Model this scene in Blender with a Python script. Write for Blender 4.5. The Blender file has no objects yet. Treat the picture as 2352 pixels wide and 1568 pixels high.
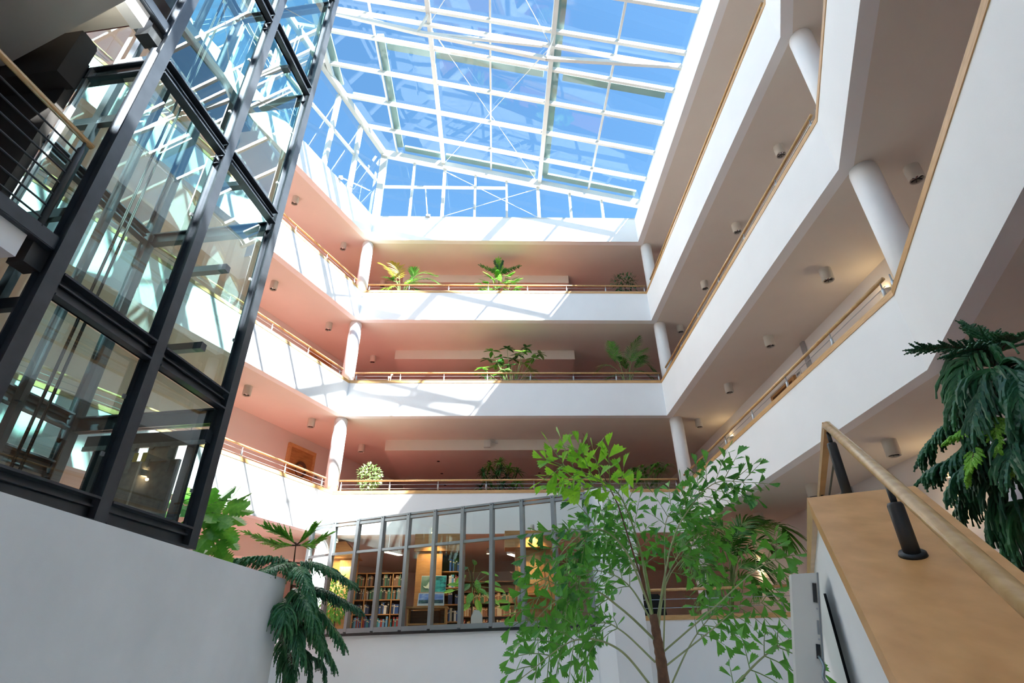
import bpy, bmesh, math, random
from mathutils import Vector, Matrix, Quaternion
random.seed(7)
scene = bpy.context.scene
COL = scene.collection

# ------------------------------------------------------------------ camera
ZC = 1.6                                     # eye height above the lower ground
FPX, PITCH, YAW, ROLL = 1259.2, .5261, .0354, -.0157
_F = Vector((math.sin(YAW)*math.cos(PITCH), math.cos(YAW)*math.cos(PITCH), math.sin(PITCH)))
_R = Vector((math.cos(YAW), -math.sin(YAW), 0)); _U = _R.cross(_F)
_R, _U = _R*math.cos(ROLL)+_U*math.sin(ROLL), -_R*math.sin(ROLL)+_U*math.cos(ROLL)
cam_data = bpy.data.cameras.new('camera'); cam = bpy.data.objects.new('camera', cam_data)
COL.objects.link(cam)
cam_data.sensor_width = 36; cam_data.lens = 36*FPX/2352; cam_data.clip_end = 500; cam_data.clip_start = .05
_m = Matrix((_R, _U, -_F)).transposed().to_4x4(); _m.translation = (0, 0, ZC)
cam.matrix_world = _m
scene.camera = cam
# ------------------------------------------------------------------ light
SUN = Vector((-.714, .667, -1)).normalized()          # direction the light travels
sd = bpy.data.lights.new('sun', 'SUN'); sun = bpy.data.objects.new('sun', sd); COL.objects.link(sun)
sd.energy = 19.5; sd.angle = math.radians(.53); sd.color = (1, .985, .955)
sun.rotation_euler = SUN.to_track_quat('-Z', 'Y').to_euler(); sun.location = (14, -10, 30)
w = bpy.data.worlds.new('sky'); scene.world = w; w.use_nodes = True
nt = w.node_tree; bg = nt.nodes['Background']
sky = nt.nodes.new('ShaderNodeTexSky'); sky.sky_type = 'NISHITA'; sky.sun_disc = False
sky.sun_elevation = math.radians(45.7); sky.sun_rotation = math.radians(133); sky.altitude = 300
sky.air_density = 1.0; sky.dust_density = .3; sky.ozone_density = 2.0
tint = nt.nodes.new('ShaderNodeMix'); tint.data_type = 'RGBA'; tint.blend_type = 'MULTIPLY'; tint.inputs[0].default_value = 1
tint.inputs[7].default_value = (.72, 1.0, 1.03, 1)            # white balance of the clear blue sky, the same all over
nt.links.new(sky.outputs[0], tint.inputs[6]); nt.links.new(tint.outputs[2], bg.inputs[0]); bg.inputs[1].default_value = .195
vs = scene.view_settings; vs.view_transform = 'Standard'; vs.look = 'None'; vs.gamma = 1
vs.use_curve_mapping = False; vs.exposure = 1.02
try:
    scene.cycles.transparent_max_bounces = 32; scene.cycles.max_bounces = 10
    scene.cycles.diffuse_bounces = 6; scene.cycles.caustics_reflective = False; scene.cycles.caustics_refractive = False
except Exception: pass

# ------------------------------------------------------------------ pixel helpers (2352 x 1568 frame)
def ray(x, y): return _F+_R*((x-1176)/FPX)+_U*((784-y)/FPX)
def atY(x, y, d): r = ray(x, y); r = r*(d/r.y); r.z += ZC; return r
def atD(x, y, d): r = ray(x, y); r = r*(d/math.hypot(r.x, r.y)); r.z += ZC; return r
def atZ(x, y, z): r = ray(x, y); r = r*((z-ZC)/r.z); r.z += ZC; return r

# ------------------------------------------------------------------ materials
MATS = {}
def mat(name, col, rough=.6, metal=0., noise=0., nscale=8., bump=0., bscale=60., emit=0., spec=.5, col2=None, stretch=None, detail=4):
    m = bpy.data.materials.new(name); m.use_nodes = True; t = m.node_tree; b = t.nodes['Principled BSDF']
    b.inputs['Base Color'].default_value = (*col, 1); b.inputs['Roughness'].default_value = rough
    b.inputs['Metallic'].default_value = metal
    b.inputs['Specular IOR Level'].default_value = spec
    tc = t.nodes.new('ShaderNodeTexCoord'); src = tc.outputs['Object']
    if stretch:
        mp = t.nodes.new('ShaderNodeMapping'); mp.inputs['Scale'].default_value = stretch
        t.links.new(src, mp.inputs[0]); src = mp.outputs[0]
    if noise or col2:
        n = t.nodes.new('ShaderNodeTexNoise'); n.inputs['Scale'].default_value = nscale; n.inputs['Detail'].default_value = detail
        t.links.new(src, n.inputs['Vector'])
        r = t.nodes.new('ShaderNodeValToRGB')
        c2 = col2 or tuple(c*(1-noise) for c in col)
        r.color_ramp.elements[0].position = .3; r.color_ramp.elements[1].position = .7
        r.color_ramp.elements[0].color = (*c2, 1); r.color_ramp.elements[1].color = (*col, 1)
        t.links.new(n.outputs[0], r.inputs[0]); t.links.new(r.outputs[0], b.inputs['Base Color'])
    if bump:
        n2 = t.nodes.new('ShaderNodeTexNoise'); n2.inputs['Scale'].default_value = bscale
        t.links.new(src, n2.inputs['Vector'])
        bp = t.nodes.new('ShaderNodeBump'); bp.inputs['Strength'].default_value = bump; bp.inputs['Distance'].default_value = .01
        t.links.new(n2.outputs[0], bp.inputs['Height']); t.links.new(bp.outputs[0], b.inputs['Normal'])
    if emit:
        b.inputs['Emission Color'].default_value = (*col, 1); b.inputs['Emission Strength'].default_value = emit
    MATS[name] = m; return m
def glass(name, tint, ior=1.5, gain=1.0):
    m = bpy.data.materials.new(name); m.use_nodes = True; t = m.node_tree
    for n in list(t.nodes):
        if n.type != 'OUTPUT_MATERIAL': t.nodes.remove(n)
    out = t.nodes['Material Output']
    tr = t.nodes.new('ShaderNodeBsdfTransparent'); tr.inputs[0].default_value = (*tint, 1)
    gl = t.nodes.new('ShaderNodeBsdfGlossy'); gl.inputs['Roughness'].default_value = .0; gl.inputs[0].default_value = (.95, 1, .98, 1)
    fr = t.nodes.new('ShaderNodeFresnel'); fr.inputs[0].default_value = ior
    mu = t.nodes.new('ShaderNodeMath'); mu.operation = 'MULTIPLY'; mu.use_clamp = True; mu.inputs[1].default_value = gain
    mx = t.nodes.new('ShaderNodeMixShader')
    ge = t.nodes.new('ShaderNodeNewGeometry'); iv = t.nodes.new('ShaderNodeMath'); iv.operation = 'SUBTRACT'; iv.inputs[0].default_value = 1
    m2 = t.nodes.new('ShaderNodeMath'); m2.operation = 'MULTIPLY'       # one clean reflection per pane: only its outer skin mirrors
    t.links.new(ge.outputs['Backfacing'], iv.inputs[1]); t.links.new(mu.outputs[0], m2.inputs[0]); t.links.new(iv.outputs[0], m2.inputs[1])
    t.links.new(fr.outputs[0], mu.inputs[0]); t.links.new(m2.outputs[0], mx.inputs[0])
    t.links.new(tr.outputs[0], mx.inputs[1]); t.links.new(gl.outputs[0], mx.inputs[2]); t.links.new(mx.outputs[0], out.inputs[0])
    MATS[name] = m; return m
def leafmat(name, col, col2, trans=.35, rough=.4):
    m = bpy.data.materials.new(name); m.use_nodes = True; t = m.node_tree; b = t.nodes['Principled BSDF']; out = t.nodes['Material Output']
    b.inputs['Roughness'].default_value = rough
    oi = t.nodes.new('ShaderNodeObjectInfo'); tc = t.nodes.new('ShaderNodeTexCoord')
    n = t.nodes.new('ShaderNodeTexNoise'); n.inputs['Scale'].default_value = 5; n.inputs['Detail'].default_value = 2
    t.links.new(tc.outputs['Object'], n.inputs['Vector'])
    ad = t.nodes.new('ShaderNodeMath'); ad.operation = 'ADD'; mu = t.nodes.new('ShaderNodeMath'); mu.operation = 'MULTIPLY_ADD'
    mu.inputs[1].default_value = .5; mu.inputs[2].default_value = -.25
    t.links.new(oi.outputs['Random'], mu.inputs[0]); t.links.new(n.outputs[0], ad.inputs[0]); t.links.new(mu.outputs[0], ad.inputs[1])
    r = t.nodes.new('ShaderNodeValToRGB'); r.color_ramp.elements[0].position = .25; r.color_ramp.elements[1].position = .75
    r.color_ramp.elements[0].color = (*col2, 1); r.color_ramp.elements[1].color = (*col, 1)
    t.links.new(ad.outputs[0], r.inputs[0]); t.links.new(r.outputs[0], b.inputs['Base Color'])
    tl = t.nodes.new('ShaderNodeBsdfTranslucent'); t.links.new(r.outputs[0], tl.inputs[0])
    mx = t.nodes.new('ShaderNodeMixShader'); mx.inputs[0].default_value = trans
    t.links.new(b.outputs[0], mx.inputs[1]); t.links.new(tl.outputs[0], mx.inputs[2]); t.links.new(mx.outputs[0], out.inputs[0])
    MATS[name] = m; return m

mat('plaster', (.90, .905, .905), .75, noise=.03, nscale=1.5, bump=.08, bscale=120)
mat('plaster_grey', (.84, .855, .86), .8, noise=.10, nscale=1.2, bump=.12, bscale=90)
mat('soffit', (.77, .715, .635), .85, noise=.03, nscale=2)
mat('inner_wall', (.80, .76, .73), .85, noise=.02, nscale=2)
mat('carpet', (.42, .165, .14), .95, noise=.25, nscale=30, bump=.4, bscale=300)
mat('carpet_red', (.46, .105, .09), .95, noise=.25, nscale=30, bump=.4, bscale=300)
mat('ground', (.74, .73, .70), .6, noise=.12, nscale=3)
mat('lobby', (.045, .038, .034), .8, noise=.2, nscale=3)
mat('wood', (.66, .40, .17), .38, col2=(.52, .29, .11), nscale=6, stretch=(1, 1, 9), bump=.05, bscale=40)
mat('wood_pale', (.74, .48, .22), .22, col2=(.58, .34, .13), nscale=5, stretch=(9, 1.6, 1.6), bump=.03, bscale=30)
mat('wood_cap', (.82, .43, .15), .42, col2=(.64, .31, .09), nscale=3.2, stretch=(3, 1.2, 4), detail=6, bump=.03, bscale=30)
mat('wood_library', (.50, .26, .09), .5, col2=(.36, .17, .055), nscale=4, stretch=(1, 1, 6))
mat('wood_dark', (.17, .075, .03), .5, col2=(.10, .045, .02), nscale=4, stretch=(1, 1, 6))
mat('white_metal', (.64, .64, .61), .4, noise=.02, nscale=4)
mat('steel', (.48, .50, .52), .35, .75, noise=.05, nscale=8)
mat('steel_dark', (.055, .058, .06), .42, .35, noise=.15, nscale=10)
mat('lift_steel', (.07, .08, .095), .30, .55, noise=.25, nscale=5)
mat('galvanised', (.34, .37, .37), .35, .8, noise=.3, nscale=14)
mat('alu', (.30, .33, .345), .38, .55, noise=.06, nscale=6)
mat('housing', (.66, .62, .54), .5, noise=.02)
mat('chrome', (.75, .75, .72), .12, 1.)
mat('black', (.012, .012, .013), .5, noise=.1)
mat('cream_plastic', (.70, .69, .64), .35, noise=.02, nscale=3)
mat('blind', (.22, .31, .28), .5, noise=.12, nscale=3)
mat('pot', (.10, .085, .08), .5, noise=.1)
mat('soil', (.05, .032, .02), .95, noise=.4, nscale=40)
mat('bark', (.13, .075, .045), .85, noise=.45, nscale=25, bump=.4, bscale=40)
mat('palm_trunk', (.22, .10, .05), .75, col2=(.10, .05, .03), nscale=14, bump=.5, bscale=30)
mat('stem_green', (.22, .34, .10), .5, noise=.2)
mat('stem_pale', (.40, .44, .20), .5, noise=.25)
mat('warm_lamp', (1, .74, .38), .5, emit=9)
mat('strip_lamp', (1, .86, .62), .5, emit=9)
mat('fabric_dark', (.015, .02, .02), .9, noise=.2)
mat('pale_shell', (.60, .58, .55), .6, noise=.06, nscale=3)
mat('yellow', (.70, .52, .03), .5, noise=.05)
glass('roof_glass', (.95, .98, .99), 1.45, .8)
glass('lift_glass', (.82, .93, .91), 1.5, 2.3)
glass('library_glass', (.90, .95, .94), 1.45, 1.15)
leafmat('leaf_fishtail', (.13, .42, .045), (.035, .18, .025), .4, .32)
leafmat('leaf_bright', (.36, .72, .05), (.20, .52, .03), .5)
leafmat('leaf_palm', (.13, .36, .04), (.04, .17, .025), .35)
leafmat('leaf_yellow', (.68, .58, .04), (.42, .40, .03), .4)
leafmat('leaf_pine', (.05, .20, .06), (.02, .10, .045), .15)
leafmat('leaf_pine_tip', (.34, .70, .08), (.16, .46, .05), .3)  # young tip green, brightened further to stand in for sunlight on the tips
leafmat('leaf_dark', (.08, .25, .06), (.03, .12, .035), .25, .3)
leafmat('leaf_broad', (.24, .58, .07), (.10, .36, .04), .4, .3)
leafmat('leaf_pale', (.42, .52, .22), (.14, .30, .08), .3)

# ------------------------------------------------------------------ mesh collector
ORG = {}
class MB:
    def __init__(s): s.v = []; s.f = []
    def add(s, vs, fs):
        b = len(s.v); s.v += [Vector(v) for v in vs]; s.f += [tuple(i+b for i in f) for f in fs]; return s
    def box(s, c, size, rz=0., M=None):
        x, y, z = (k/2 for k in size); c = Vector(c)
        q = M if M else Matrix.Rotation(rz, 3, 'Z')
        vs = [c+q@Vector((a*x, b*y, d*z)) for d in (-1, 1) for a, b in ((-1, -1), (1, -1), (1, 1), (-1, 1))]
        return s.add(vs, [(3, 2, 1, 0), (4, 5, 6, 7), (0, 1, 5, 4), (1, 2, 6, 5), (2, 3, 7, 6), (3, 0, 4, 7)])
    def beam(s, p, q, wd, h, up=(0, 0, 1)):
        p, q = Vector(p), Vector(q); d = q-p; L = d.length; d.normalize(); up = Vector(up)
        if abs(d.dot(up)) > .999: up = Vector((0, 1, 0)) if abs(d.y) < .9 else Vector((1, 0, 0))
        r = d.cross(up).normalized(); u = r.cross(d)
        return s.box((p+q)/2, (wd, L, h), M=Matrix((r, d, u)).transposed())
    def prism(s, poly, z0, z1):
        n = len(poly)
        a = sum(poly[i][0]*poly[(i+1) % n][1]-poly[(i+1) % n][0]*poly[i][1] for i in range(n))
        if a < 0: poly = poly[::-1]
        zz = lambda z, i: z[i] if isinstance(z, (list, tuple)) else z
        vs = [(p[0], p[1], z0) for p in poly]+[(p[0], p[1], z1) for p in poly]
        fs = [tuple(range(n-1, -1, -1)), tuple(range(n, 2*n))]+[(i, (i+1) % n, n+(i+1) % n, n+i) for i in range(n)]
        return s.add(vs, fs)
    def slab(s, quad, off):                    # 4 corner points extruded by a vector
        o = Vector(off); q = [Vector(v) for v in quad]; n = len(q)
        return s.add(q+[v+o for v in q], [tuple(range(n-1, -1, -1)), tuple(range(n, 2*n))]+[(i, (i+1) % n, n+(i+1) % n, n+i) for i in range(n)])
    def tube(s, path, r, n=8, cap=True):
        path = [Vector(p) for p in path]; m = len(path); base = len(s.v)
        R = r if isinstance(r, (list, tuple)) else [r]*m
        ref = None
        for i, p in enumerate(path):
            t = (path[min(i+1, m-1)]-path[max(i-1, 0)]).normalized()
            if ref is None: ref = Vector((0, 0, 1)) if abs(t.z) < .9 else Vector((1, 0, 0))
            a = t.cross(ref).normalized(); b = a.cross(t); ref = b
            for k in range(n):
                an = 2*math.pi*k/n; s.v.append(p+(a*math.cos(an)+b*math.sin(an))*R[i])
        for i in range(m-1):
            for k in range(n):
                k2 = (k+1) % n; s.f.append((base+i*n+k, base+i*n+k2, base+(i+1)*n+k2, base+(i+1)*n+k))
        if cap:
            s.f.append(tuple(base+k for k in range(n-1, -1, -1))); s.f.append(tuple(base+(m-1)*n+k for k in range(n)))
        return s
    def lathe(s, c, prof, n=20):               # prof: list of (r, z)
        c = Vector(c); base = len(s.v); m = len(prof)
        for r, z in prof:
            for k in range(n):
                an = 2*math.pi*k/n; s.v.append(c+Vector((r*math.cos(an), r*math.sin(an), z)))
        for i in range(m-1):
            for k in range(n):
                k2 = (k+1) % n; s.f.append((base+i*n+k, base+i*n+k2, base+(i+1)*n+k2, base+(i+1)*n+k))
        s.f.append(tuple(base+k for k in range(n-1, -1, -1))); s.f.append(tuple(base+(m-1)*n+k for k in range(n)))
        return s
    def build(s, name, m, parent=None, smooth=False, origin=None):
        me = bpy.data.meshes.new(name)
        if parent is not None: o0 = ORG[parent.name]
        elif origin is not None: o0 = Vector(origin)
        else:
            xs = [v.x for v in s.v]; ys = [v.y for v in s.v]; zs = [v.z for v in s.v]
            o0 = Vector(((min(xs)+max(xs))/2, (min(ys)+max(ys))/2, min(zs)))
        me.from_pydata([tuple(v-o0) for v in s.v], [], s.f); me.validate(); me.update()
        me.materials.append(MATS[m] if isinstance(m, str) else m)
        if smooth: me.polygons.foreach_set('use_smooth', [True]*len(me.polygons))
        o = bpy.data.objects.new(name, me); COL.objects.link(o)
        if parent is not None: o.parent = parent
        else: o.location = o0
        ORG[o.name] = o0.copy()
        return o
def tag(o, label=None, cat=None, group=None, kind=None):
    if label: o['label'] = label
    if cat: o['category'] = cat
    if group: o['group'] = group
    if kind: o['kind'] = kind
    return o
def thing(name, label, cat, loc, group=None, kind=None):
    o = bpy.data.objects.new(name, None); COL.objects.link(o); o.location = loc; o.empty_display_size = .1
    ORG[o.name] = Vector(loc); return tag(o, label, cat, group, kind)
def copy_tree(o, parent=None):
    c = o.copy(); COL.objects.link(c)
    if parent: c.parent = parent
    for ch in list(o.children): copy_tree(ch, c)
    return c
def struct(name, mb, m, parent=None, smooth=False):
    o = mb.build(name, m, parent, smooth)
    if parent is None: o['kind'] = 'structure'
    return o
def bez(pts, n=16):                           # smooth curve through points (Catmull-Rom)
    P = [Vector(p) for p in pts]; P = [P[0]*2-P[1]]+P+[P[-1]*2-P[-2]]; out = []
    seg = len(P)-3
    for i in range(n+1):
        t = i/n*seg; k = min(int(t), seg-1); u = t-k; a, b, c, d = P[k:k+4]
        out.append(.5*((2*b)+(c-a)*u+(2*a-5*b+4*c-d)*u*u+(3*b-a-3*c+d)*u**3))
    return out
# ================================================================== SETTING
W = [ZC+.611+3.3*i for i in range(5)]         # top of the white parapets, level 0..4
B = [z-1.056 for z in W]                      # soffits
FL = [z-.55 for z in W]                       # finished floors
A24 = math.radians(24.3)
P0, P1, P2 = Vector((-4.364, 14.9)), Vector((5.058, 14.9)), Vector((5.03, 5.55))
DN = Vector((-math.sin(A24), -math.cos(A24)))
RN, LN = P2+DN*12.2, P0+DN*22.5
V = [RN, P2, P1, P0, LN]                       # void on the left hand side
def offset(pts, d):
    out = []
    for i, p in enumerate(pts):
        ns = []
        for a, b in ((i-1, i), (i, i+1)):
            if a >= 0 and b < len(pts):
                t = (pts[b]-pts[a]).normalized(); ns.append(Vector((t.y, -t.x)))
        if len(ns) == 1: out.append(p+ns[0]*d)
        else:
            n = (ns[0]+ns[1]).normalized(); out.append(p+n*(d/n.dot(ns[0])))
    return out
O = offset(V, .2)
def LI(y): return Vector((-6.5+.4515*(y-15.7), y))     # inner wall of the left gallery
XR, YB, YN = 7.0, 22.0, -5.6
SIDES = ['wall_right_near', 'wall_right', 'wall_back', 'wall_left']
CI, CO = offset(V, -.012), offset(V, .215)
trim_n = [0]
def trim(mb, m='wood', smooth=False, name=None):
    trim_n[0] += 1; return struct('trim_%d' % trim_n[0], mb, m, None, smooth)
poly_right = [O[0], O[1], O[2], Vector((XR, O[2].y)), Vector((XR, YN))]
poly_back = [O[2], Vector((XR, O[2].y)), Vector((XR, YB)), LI(YB), LI(15.3), O[3]]
poly_left = [O[3], LI(15.3), LI(YN), O[4]]
for i in range(1, 5):
    for k in range(4):
        q = [V[k], V[k+1], O[k+1], O[k]]
        struct(SIDES[k], MB().prism(q, B[i], W[i]), 'plaster')
        if i < 4:
            trim(MB().prism([CI[k], CI[k+1], CO[k+1], CO[k]], W[i], W[i]+.085))
    for pl in (poly_right, poly_back, poly_left):
        if i < 4:
            struct('ceiling', MB().prism(pl, B[i], B[i]+.22), 'soffit')
            struct('floor', MB().prism(pl, B[i]+.225, FL[i]), 'carpet_red' if pl is poly_back else 'carpet')
        else:
            struct('ceiling', MB().prism(pl, B[i], W[i]-.3), 'soffit')
# ground and level 0
struct('floor', MB().prism([(-16, -6), (8, -6), (8, 23), (-16, 23)], -.3, 0), 'ground')
SA = math.radians(26.6); SU = Vector((math.sin(SA), math.cos(SA))); SV = Vector((SU.y, -SU.x))
def S(al, v): return SU*al+SV*v                 # stair coordinates: along, to the right
LIB = [Vector((-4.42, 13.94))]+[Vector((-3.77+.6190*k, 13.53-.2837*k)) for k in range(10)]
LIB[10] = Vector((1.80, 11.0))
E0, E1 = Vector((2.30, 11.74)), Vector((5.6, 11.06))
struct('floor', MB().prism([S(2.85, .2), S(11.6, .2), Vector((XR, S(11.6, .2).y)), Vector((XR, -.5))], FL[0]-.35, FL[0]), 'carpet')
struct('floor', MB().prism([LIB[0]+Vector((0, .1)), LIB[10]+Vector((0, .2)), E0+Vector((0, .1)), E1+Vector((0, .1)), Vector((XR, 11.1)), Vector((XR, YB)), LI(YB), LI(15.3)], FL[0]-.35, FL[0]), 'carpet')
struct('floor', MB().prism([(-4.6, YN), (-4.6, 9.6), (-5.2, 13.9), LI(15.3), LI(YN)], FL[0]-.35, FL[0]), 'carpet')
struct('wall_left', MB().prism([(-4.59, 9.6), (-4.45, 9.6), (-5.05, 13.95), (-5.19, 13.95)], 0, FL[0]+.02), 'plaster')
struct('wall_back', MB().prism([(-5.19, 13.97), (-4.45, 13.97), (-4.45, 14.1), (-5.19, 14.1)], 0, FL[0]+.5), 'plaster')
# inner walls of the galleries
DOORY = [(16.22, 17.2)]
for i in range(0, 4):
    z0, z1 = FL[i], B[i+1]
    n = Vector((-math.cos(A24), math.sin(A24)))*.18
    a, b = LI(YN), LI(YB)
    struct('wall_left_inner', MB().prism([a, b, b+n, a+n], z0, z1), 'inner_wall')
    struct('wall_right_inner', MB().prism([(XR, YN), (XR+.18, YN), (XR+.18, YB), (XR, YB)], z0, z1), 'inner_wall')
    struct('wall_back_inner', MB().prism([(LI(YB).x, YB), (XR, YB), (XR, YB+.18), (LI(YB).x, YB+.18)], z0, z1), 'inner_wall')
    if i > 0:                                   # dropped ceiling box
        struct('ceiling', MB().prism([(-3.5, 16.9), (2.8, 16.9), (2.8, YB), (-3.5, YB)], B[i+1]-.35, B[i+1]), 'soffit')
struct('ceiling', MB().prism([(-9.5, 13.2), (-4.9, 15.6), (-5.4, 17), (-9.8, 14.6)], B[1]-.5, B[1]), 'soffit')
# far wall behind the viewer
struct('wall_near', MB().prism([(-16, YN-.2), (XR+.2, YN-.2), (XR+.2, YN), (-16, YN)], 0, W[4]+.4), 'plaster')
struct('wall_right', MB().prism([(XR, -5.6), (XR+.18, -5.6), (XR+.18, 11.2), (XR, 11.2)], 0, FL[0]), 'plaster')
# low white wall carrying the lift
WL = [Vector((-3.43, 9.87)), Vector((-4.36, -1.2))]
_t = (WL[1]-WL[0]).normalized(); _n = Vector((_t.y, -_t.x))
if _n.x > 0: _n = -_n
struct('wall_left', MB().prism([WL[0], WL[1], WL[1]+_n*.2, WL[0]+_n*.2], 0, ZC+1.2), 'plaster_grey')
# wall under the library, pier and level 0 parapet
q = LIB[:]; n2 = Vector((.41, .91))*.18
struct('wall_back', MB().prism([LIB[0], LIB[10], LIB[10]+n2, LIB[0]+n2], 0, ZC+.56), 'plaster')
struct('wall_pier', MB().prism([(1.80, 11.02), (2.10, 10.80), (2.72, 10.98), (2.72, 11.6), (2.0, 11.9)], 0, ZC+2.93), 'plaster')
en = Vector((.2, .98))*.2
struct('wall_back', MB().prism([Vector((2.6, 11.68)), E1, E1+en, Vector((2.6, 11.68))+en], 0, W[0]), 'plaster')
trim(MB().prism([Vector((2.6, 11.66)), E1-en*.06, E1+en*1.05, Vector((2.6, 11.68))+en*1.05], W[0], W[0]+.085))

# ------------------------------------------------------------------ columns
def column(x, y, z0, z1, label, r=.19):
    t = thing('column', label, 'column', (x, y, z0), 'round columns of the galleries')
    mb = MB(); mb.lathe((x, y, 0), [(r, z0), (r, z1-.05), (r-.012, z1-.045), (r-.012, z1-.002)], 28)
    o = mb.build('shaft', 'plaster', t, True)
    MB().lathe((x, y, 0), [(r+.008, z0), (r+.008, z0+.07)], 28).build('base_ring', 'steel', t)
LV = ['ground gallery', 'first gallery', 'second gallery', 'top gallery']
LVB = {0: 'ground', 1: 'lowest railed', 2: 'middle', 3: 'uppermost'}
for i in range(4):
    column(-4.49, 15.14, FL[i], B[i+1], 'round white column at the back left corner of the %s gallery' % LVB[i])
    column(5.385, 15.15, FL[i], B[i+1], 'round white column at the back right corner of the %s gallery' % LVB[i])
    column(5.385, 5.55, FL[i], B[i+1], 'thick round white column at the bend of the right side %s gallery' % LVB[i])

# ------------------------------------------------------------------ railings
def railing(label, A, Bp, z, posts, group, wires=(.12, .25), rail_h=.385, r=.027, ends=(0, 0)):
    A = Vector(A); Bp = Vector(Bp); d = (Bp-A); L = d.length; d.normalize()
    t = thing('railing', label, 'railing', (A.x, A.y, z), group)
    P = lambda s, h: Vector((A.x+d.x*s, A.y+d.y*s, z+h))
    MB().tube([P(-ends[0], rail_h), P(L+ends[1], rail_h)], r, 12).build('handrail', 'wood_pale', t, True)
    for s_ in posts:
        MB().lathe(P(s_, 0), [(.024, 0), (.024, rail_h-.13), (.020, rail_h-.12), (.010, rail_h-.115), (.010, rail_h-.02)], 10).build('post', 'steel', t, True)
    for h in wires:
        MB().tube([P(.02, h), P(L-.02, h)], .0065, 6).build('wire', 'steel', t)
    return t
RO = offset(V, .1)
LVN = {1: 'lowest railed gallery', 2: 'middle gallery', 3: 'uppermost gallery'}
for i in (1, 2, 3):
    z = W[i]+.085; zz = dict(rail_h=.30, wires=(.08, .19))
    a = Vector((-4.24, 15.0)); b = Vector((5.08, 15.0))
    railing('timber handrail with steel posts along the back of the %s' % LVN[i], a, b, z, [.05+1.317*k for k in range(8)], 'gallery railings', **zz)
    d = DN; s0 = RO[3]+DN*.3
    railing('timber handrail with steel posts along the left side of the %s' % LVN[i], s0, s0+DN*19, z, [.12+1.36*k for k in range(14)], 'gallery railings', **zz)
    railing('timber handrail with steel posts along the right side of the %s' % LVN[i], (5.16, 14.62), (5.13, 5.72), z, [.08+1.49*k for k in range(7)]+[8.82], 'gallery railings', **zz)
railing('timber handrail on the low parapet behind the fishtail palm', Vector((2.65, 11.77)), E1+Vector((0, .1)), W[0]+.085, [.1, 1.45, 2.8], 'gallery railings', wires=(.13, .28), rail_h=.45)

# ------------------------------------------------------------------ ceiling lights
def make_light():
    t = thing('ceiling_light', 'x', 'ceiling light', (0, 0, 0), 'cylinder downlights under the galleries')
    mb = MB(); n = 20; r, h = .105, .25
    prof = [(r, 0), (r, -h), (r-.012, -h), (r-.016, -h+.10)]
    for rr, zz in prof:
        for k in range(n): an = 2*math.pi*k/n; mb.v.append(Vector((rr*math.cos(an), rr*math.sin(an), zz)))
    for a in range(3):
        for k in range(n): k2 = (k+1) % n; mb.f.append((a*n+k, a*n+k2, (a+1)*n+k2, (a+1)*n+k))
    mb.build('housing', 'housing', t, True)
    mb = MB().lathe((0, 0, 0), [(.088, -h+.02), (.05, -h+.10)], 20); mb.build('reflector', 'chrome', t, True)
    for k in range(3):
        MB().box((0, 0, -h+.03), (.16, .006, .035), rz=math.pi*k/3).build('louvre_blade', 'black', t)
    return t
L0 = make_light(); first = [True]
def place_light(x, y, z, label):
    o = L0 if first[0] else copy_tree(L0); first[0] = False
    o.location = (x, y, z); o['label'] = label
ORD = ['first', 'second', 'third', 'fourth', 'fifth', 'sixth', 'seventh']
for i in range(4):
    lvl = LVB[i]
    for k in range(5):
        place_light(6.08, 15.22-2.43*k, B[i+1], '%s downlight from the back on the right side ceiling of the %s gallery' % (ORD[k], lvl))
    for k in range(-1, 4):
        if i == 0 and k < 1: continue
        place_light(-5.34-.985*k, 15.13-2.21*k, B[i+1], '%s downlight from the back on the left side ceiling of the %s gallery' % (ORD[k+1], lvl))
# recessed spots in the dropped ceilings
SP = MB().lathe((0, 0, 0), [(.05, 0), (.05, -.012), (.035, -.014), (.03, -.002)], 12).build('recessed_spot', 'black', None, origin=(0, 0, 0))
tag(SP, 'x', 'recessed light', 'recessed spots in the dropped ceilings'); sp_first = True
for i in (1, 2):
    for r_, y in enumerate((18.0, 19.4, 20.9)):
        for c_, x in enumerate((-1.9, -.2, 1.6)):
            o = SP if sp_first else SP.copy()
            if not sp_first: COL.objects.link(o)
            sp_first = False
            o.location = (x, y, B[i+1]-.35); o['label'] = 'recessed spot, %s row, %s from left, in dropped ceiling of the %s gallery' % (ORD[r_], ORD[c_], LVB[i])

# ------------------------------------------------------------------ roof glazing
RS = -.2602
def rz(x): return ZC+16.10+RS*x
def xl(y): return P0.x-math.tan(A24)*(14.9-y)+.02
RB = [5.40]+[5.32-1.83*k for k in range(1, 10)]      # bar lines in x
YR = [15.0-1.172*k for k in range(18)]
win = thing('window_3', 'sloping glass roof of white bars over the atrium', None, (0, 5, ZC+16.1), None, 'structure')
del win['label']
for k, y in enumerate(YR):
    x0 = xl(y) if k else xl(14.9)
    if k: MB().beam((x0, y, rz(x0)), (5.42, y, rz(5.42)), .085, .15).build('purlin', 'white_metal', win)
for j, x in enumerate(RB):
    yy = 14.9 if x > P0.x else 14.9-(P0.x-x)/math.tan(A24)
    main = j in (2, 4, 6, 8)
    wd, h = (.13, .2) if main else (.06, .1)
    dz = -.05 if main else .06
    MB().beam((x, YR[-1], rz(x)+dz), (x, yy, rz(x)+dz), wd, h).build('rafter' if main else 'glazing_bar', 'white_metal', win)
MB().beam((xl(14.9), 14.9, rz(xl(14.9))-.14), (5.42, 14.9, rz(5.42)-.14), .16, .30).build('eaves_beam', 'white_metal', win)
MB().beam((xl(YR[-1]), YR[-1], rz(xl(YR[-1]))-.1), (xl(14.9), 14.9, rz(xl(14.9))-.1), .16, .26).build('verge_beam', 'white_metal', win)
up = Vector((-RS, 0, 1)).normalized()
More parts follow.
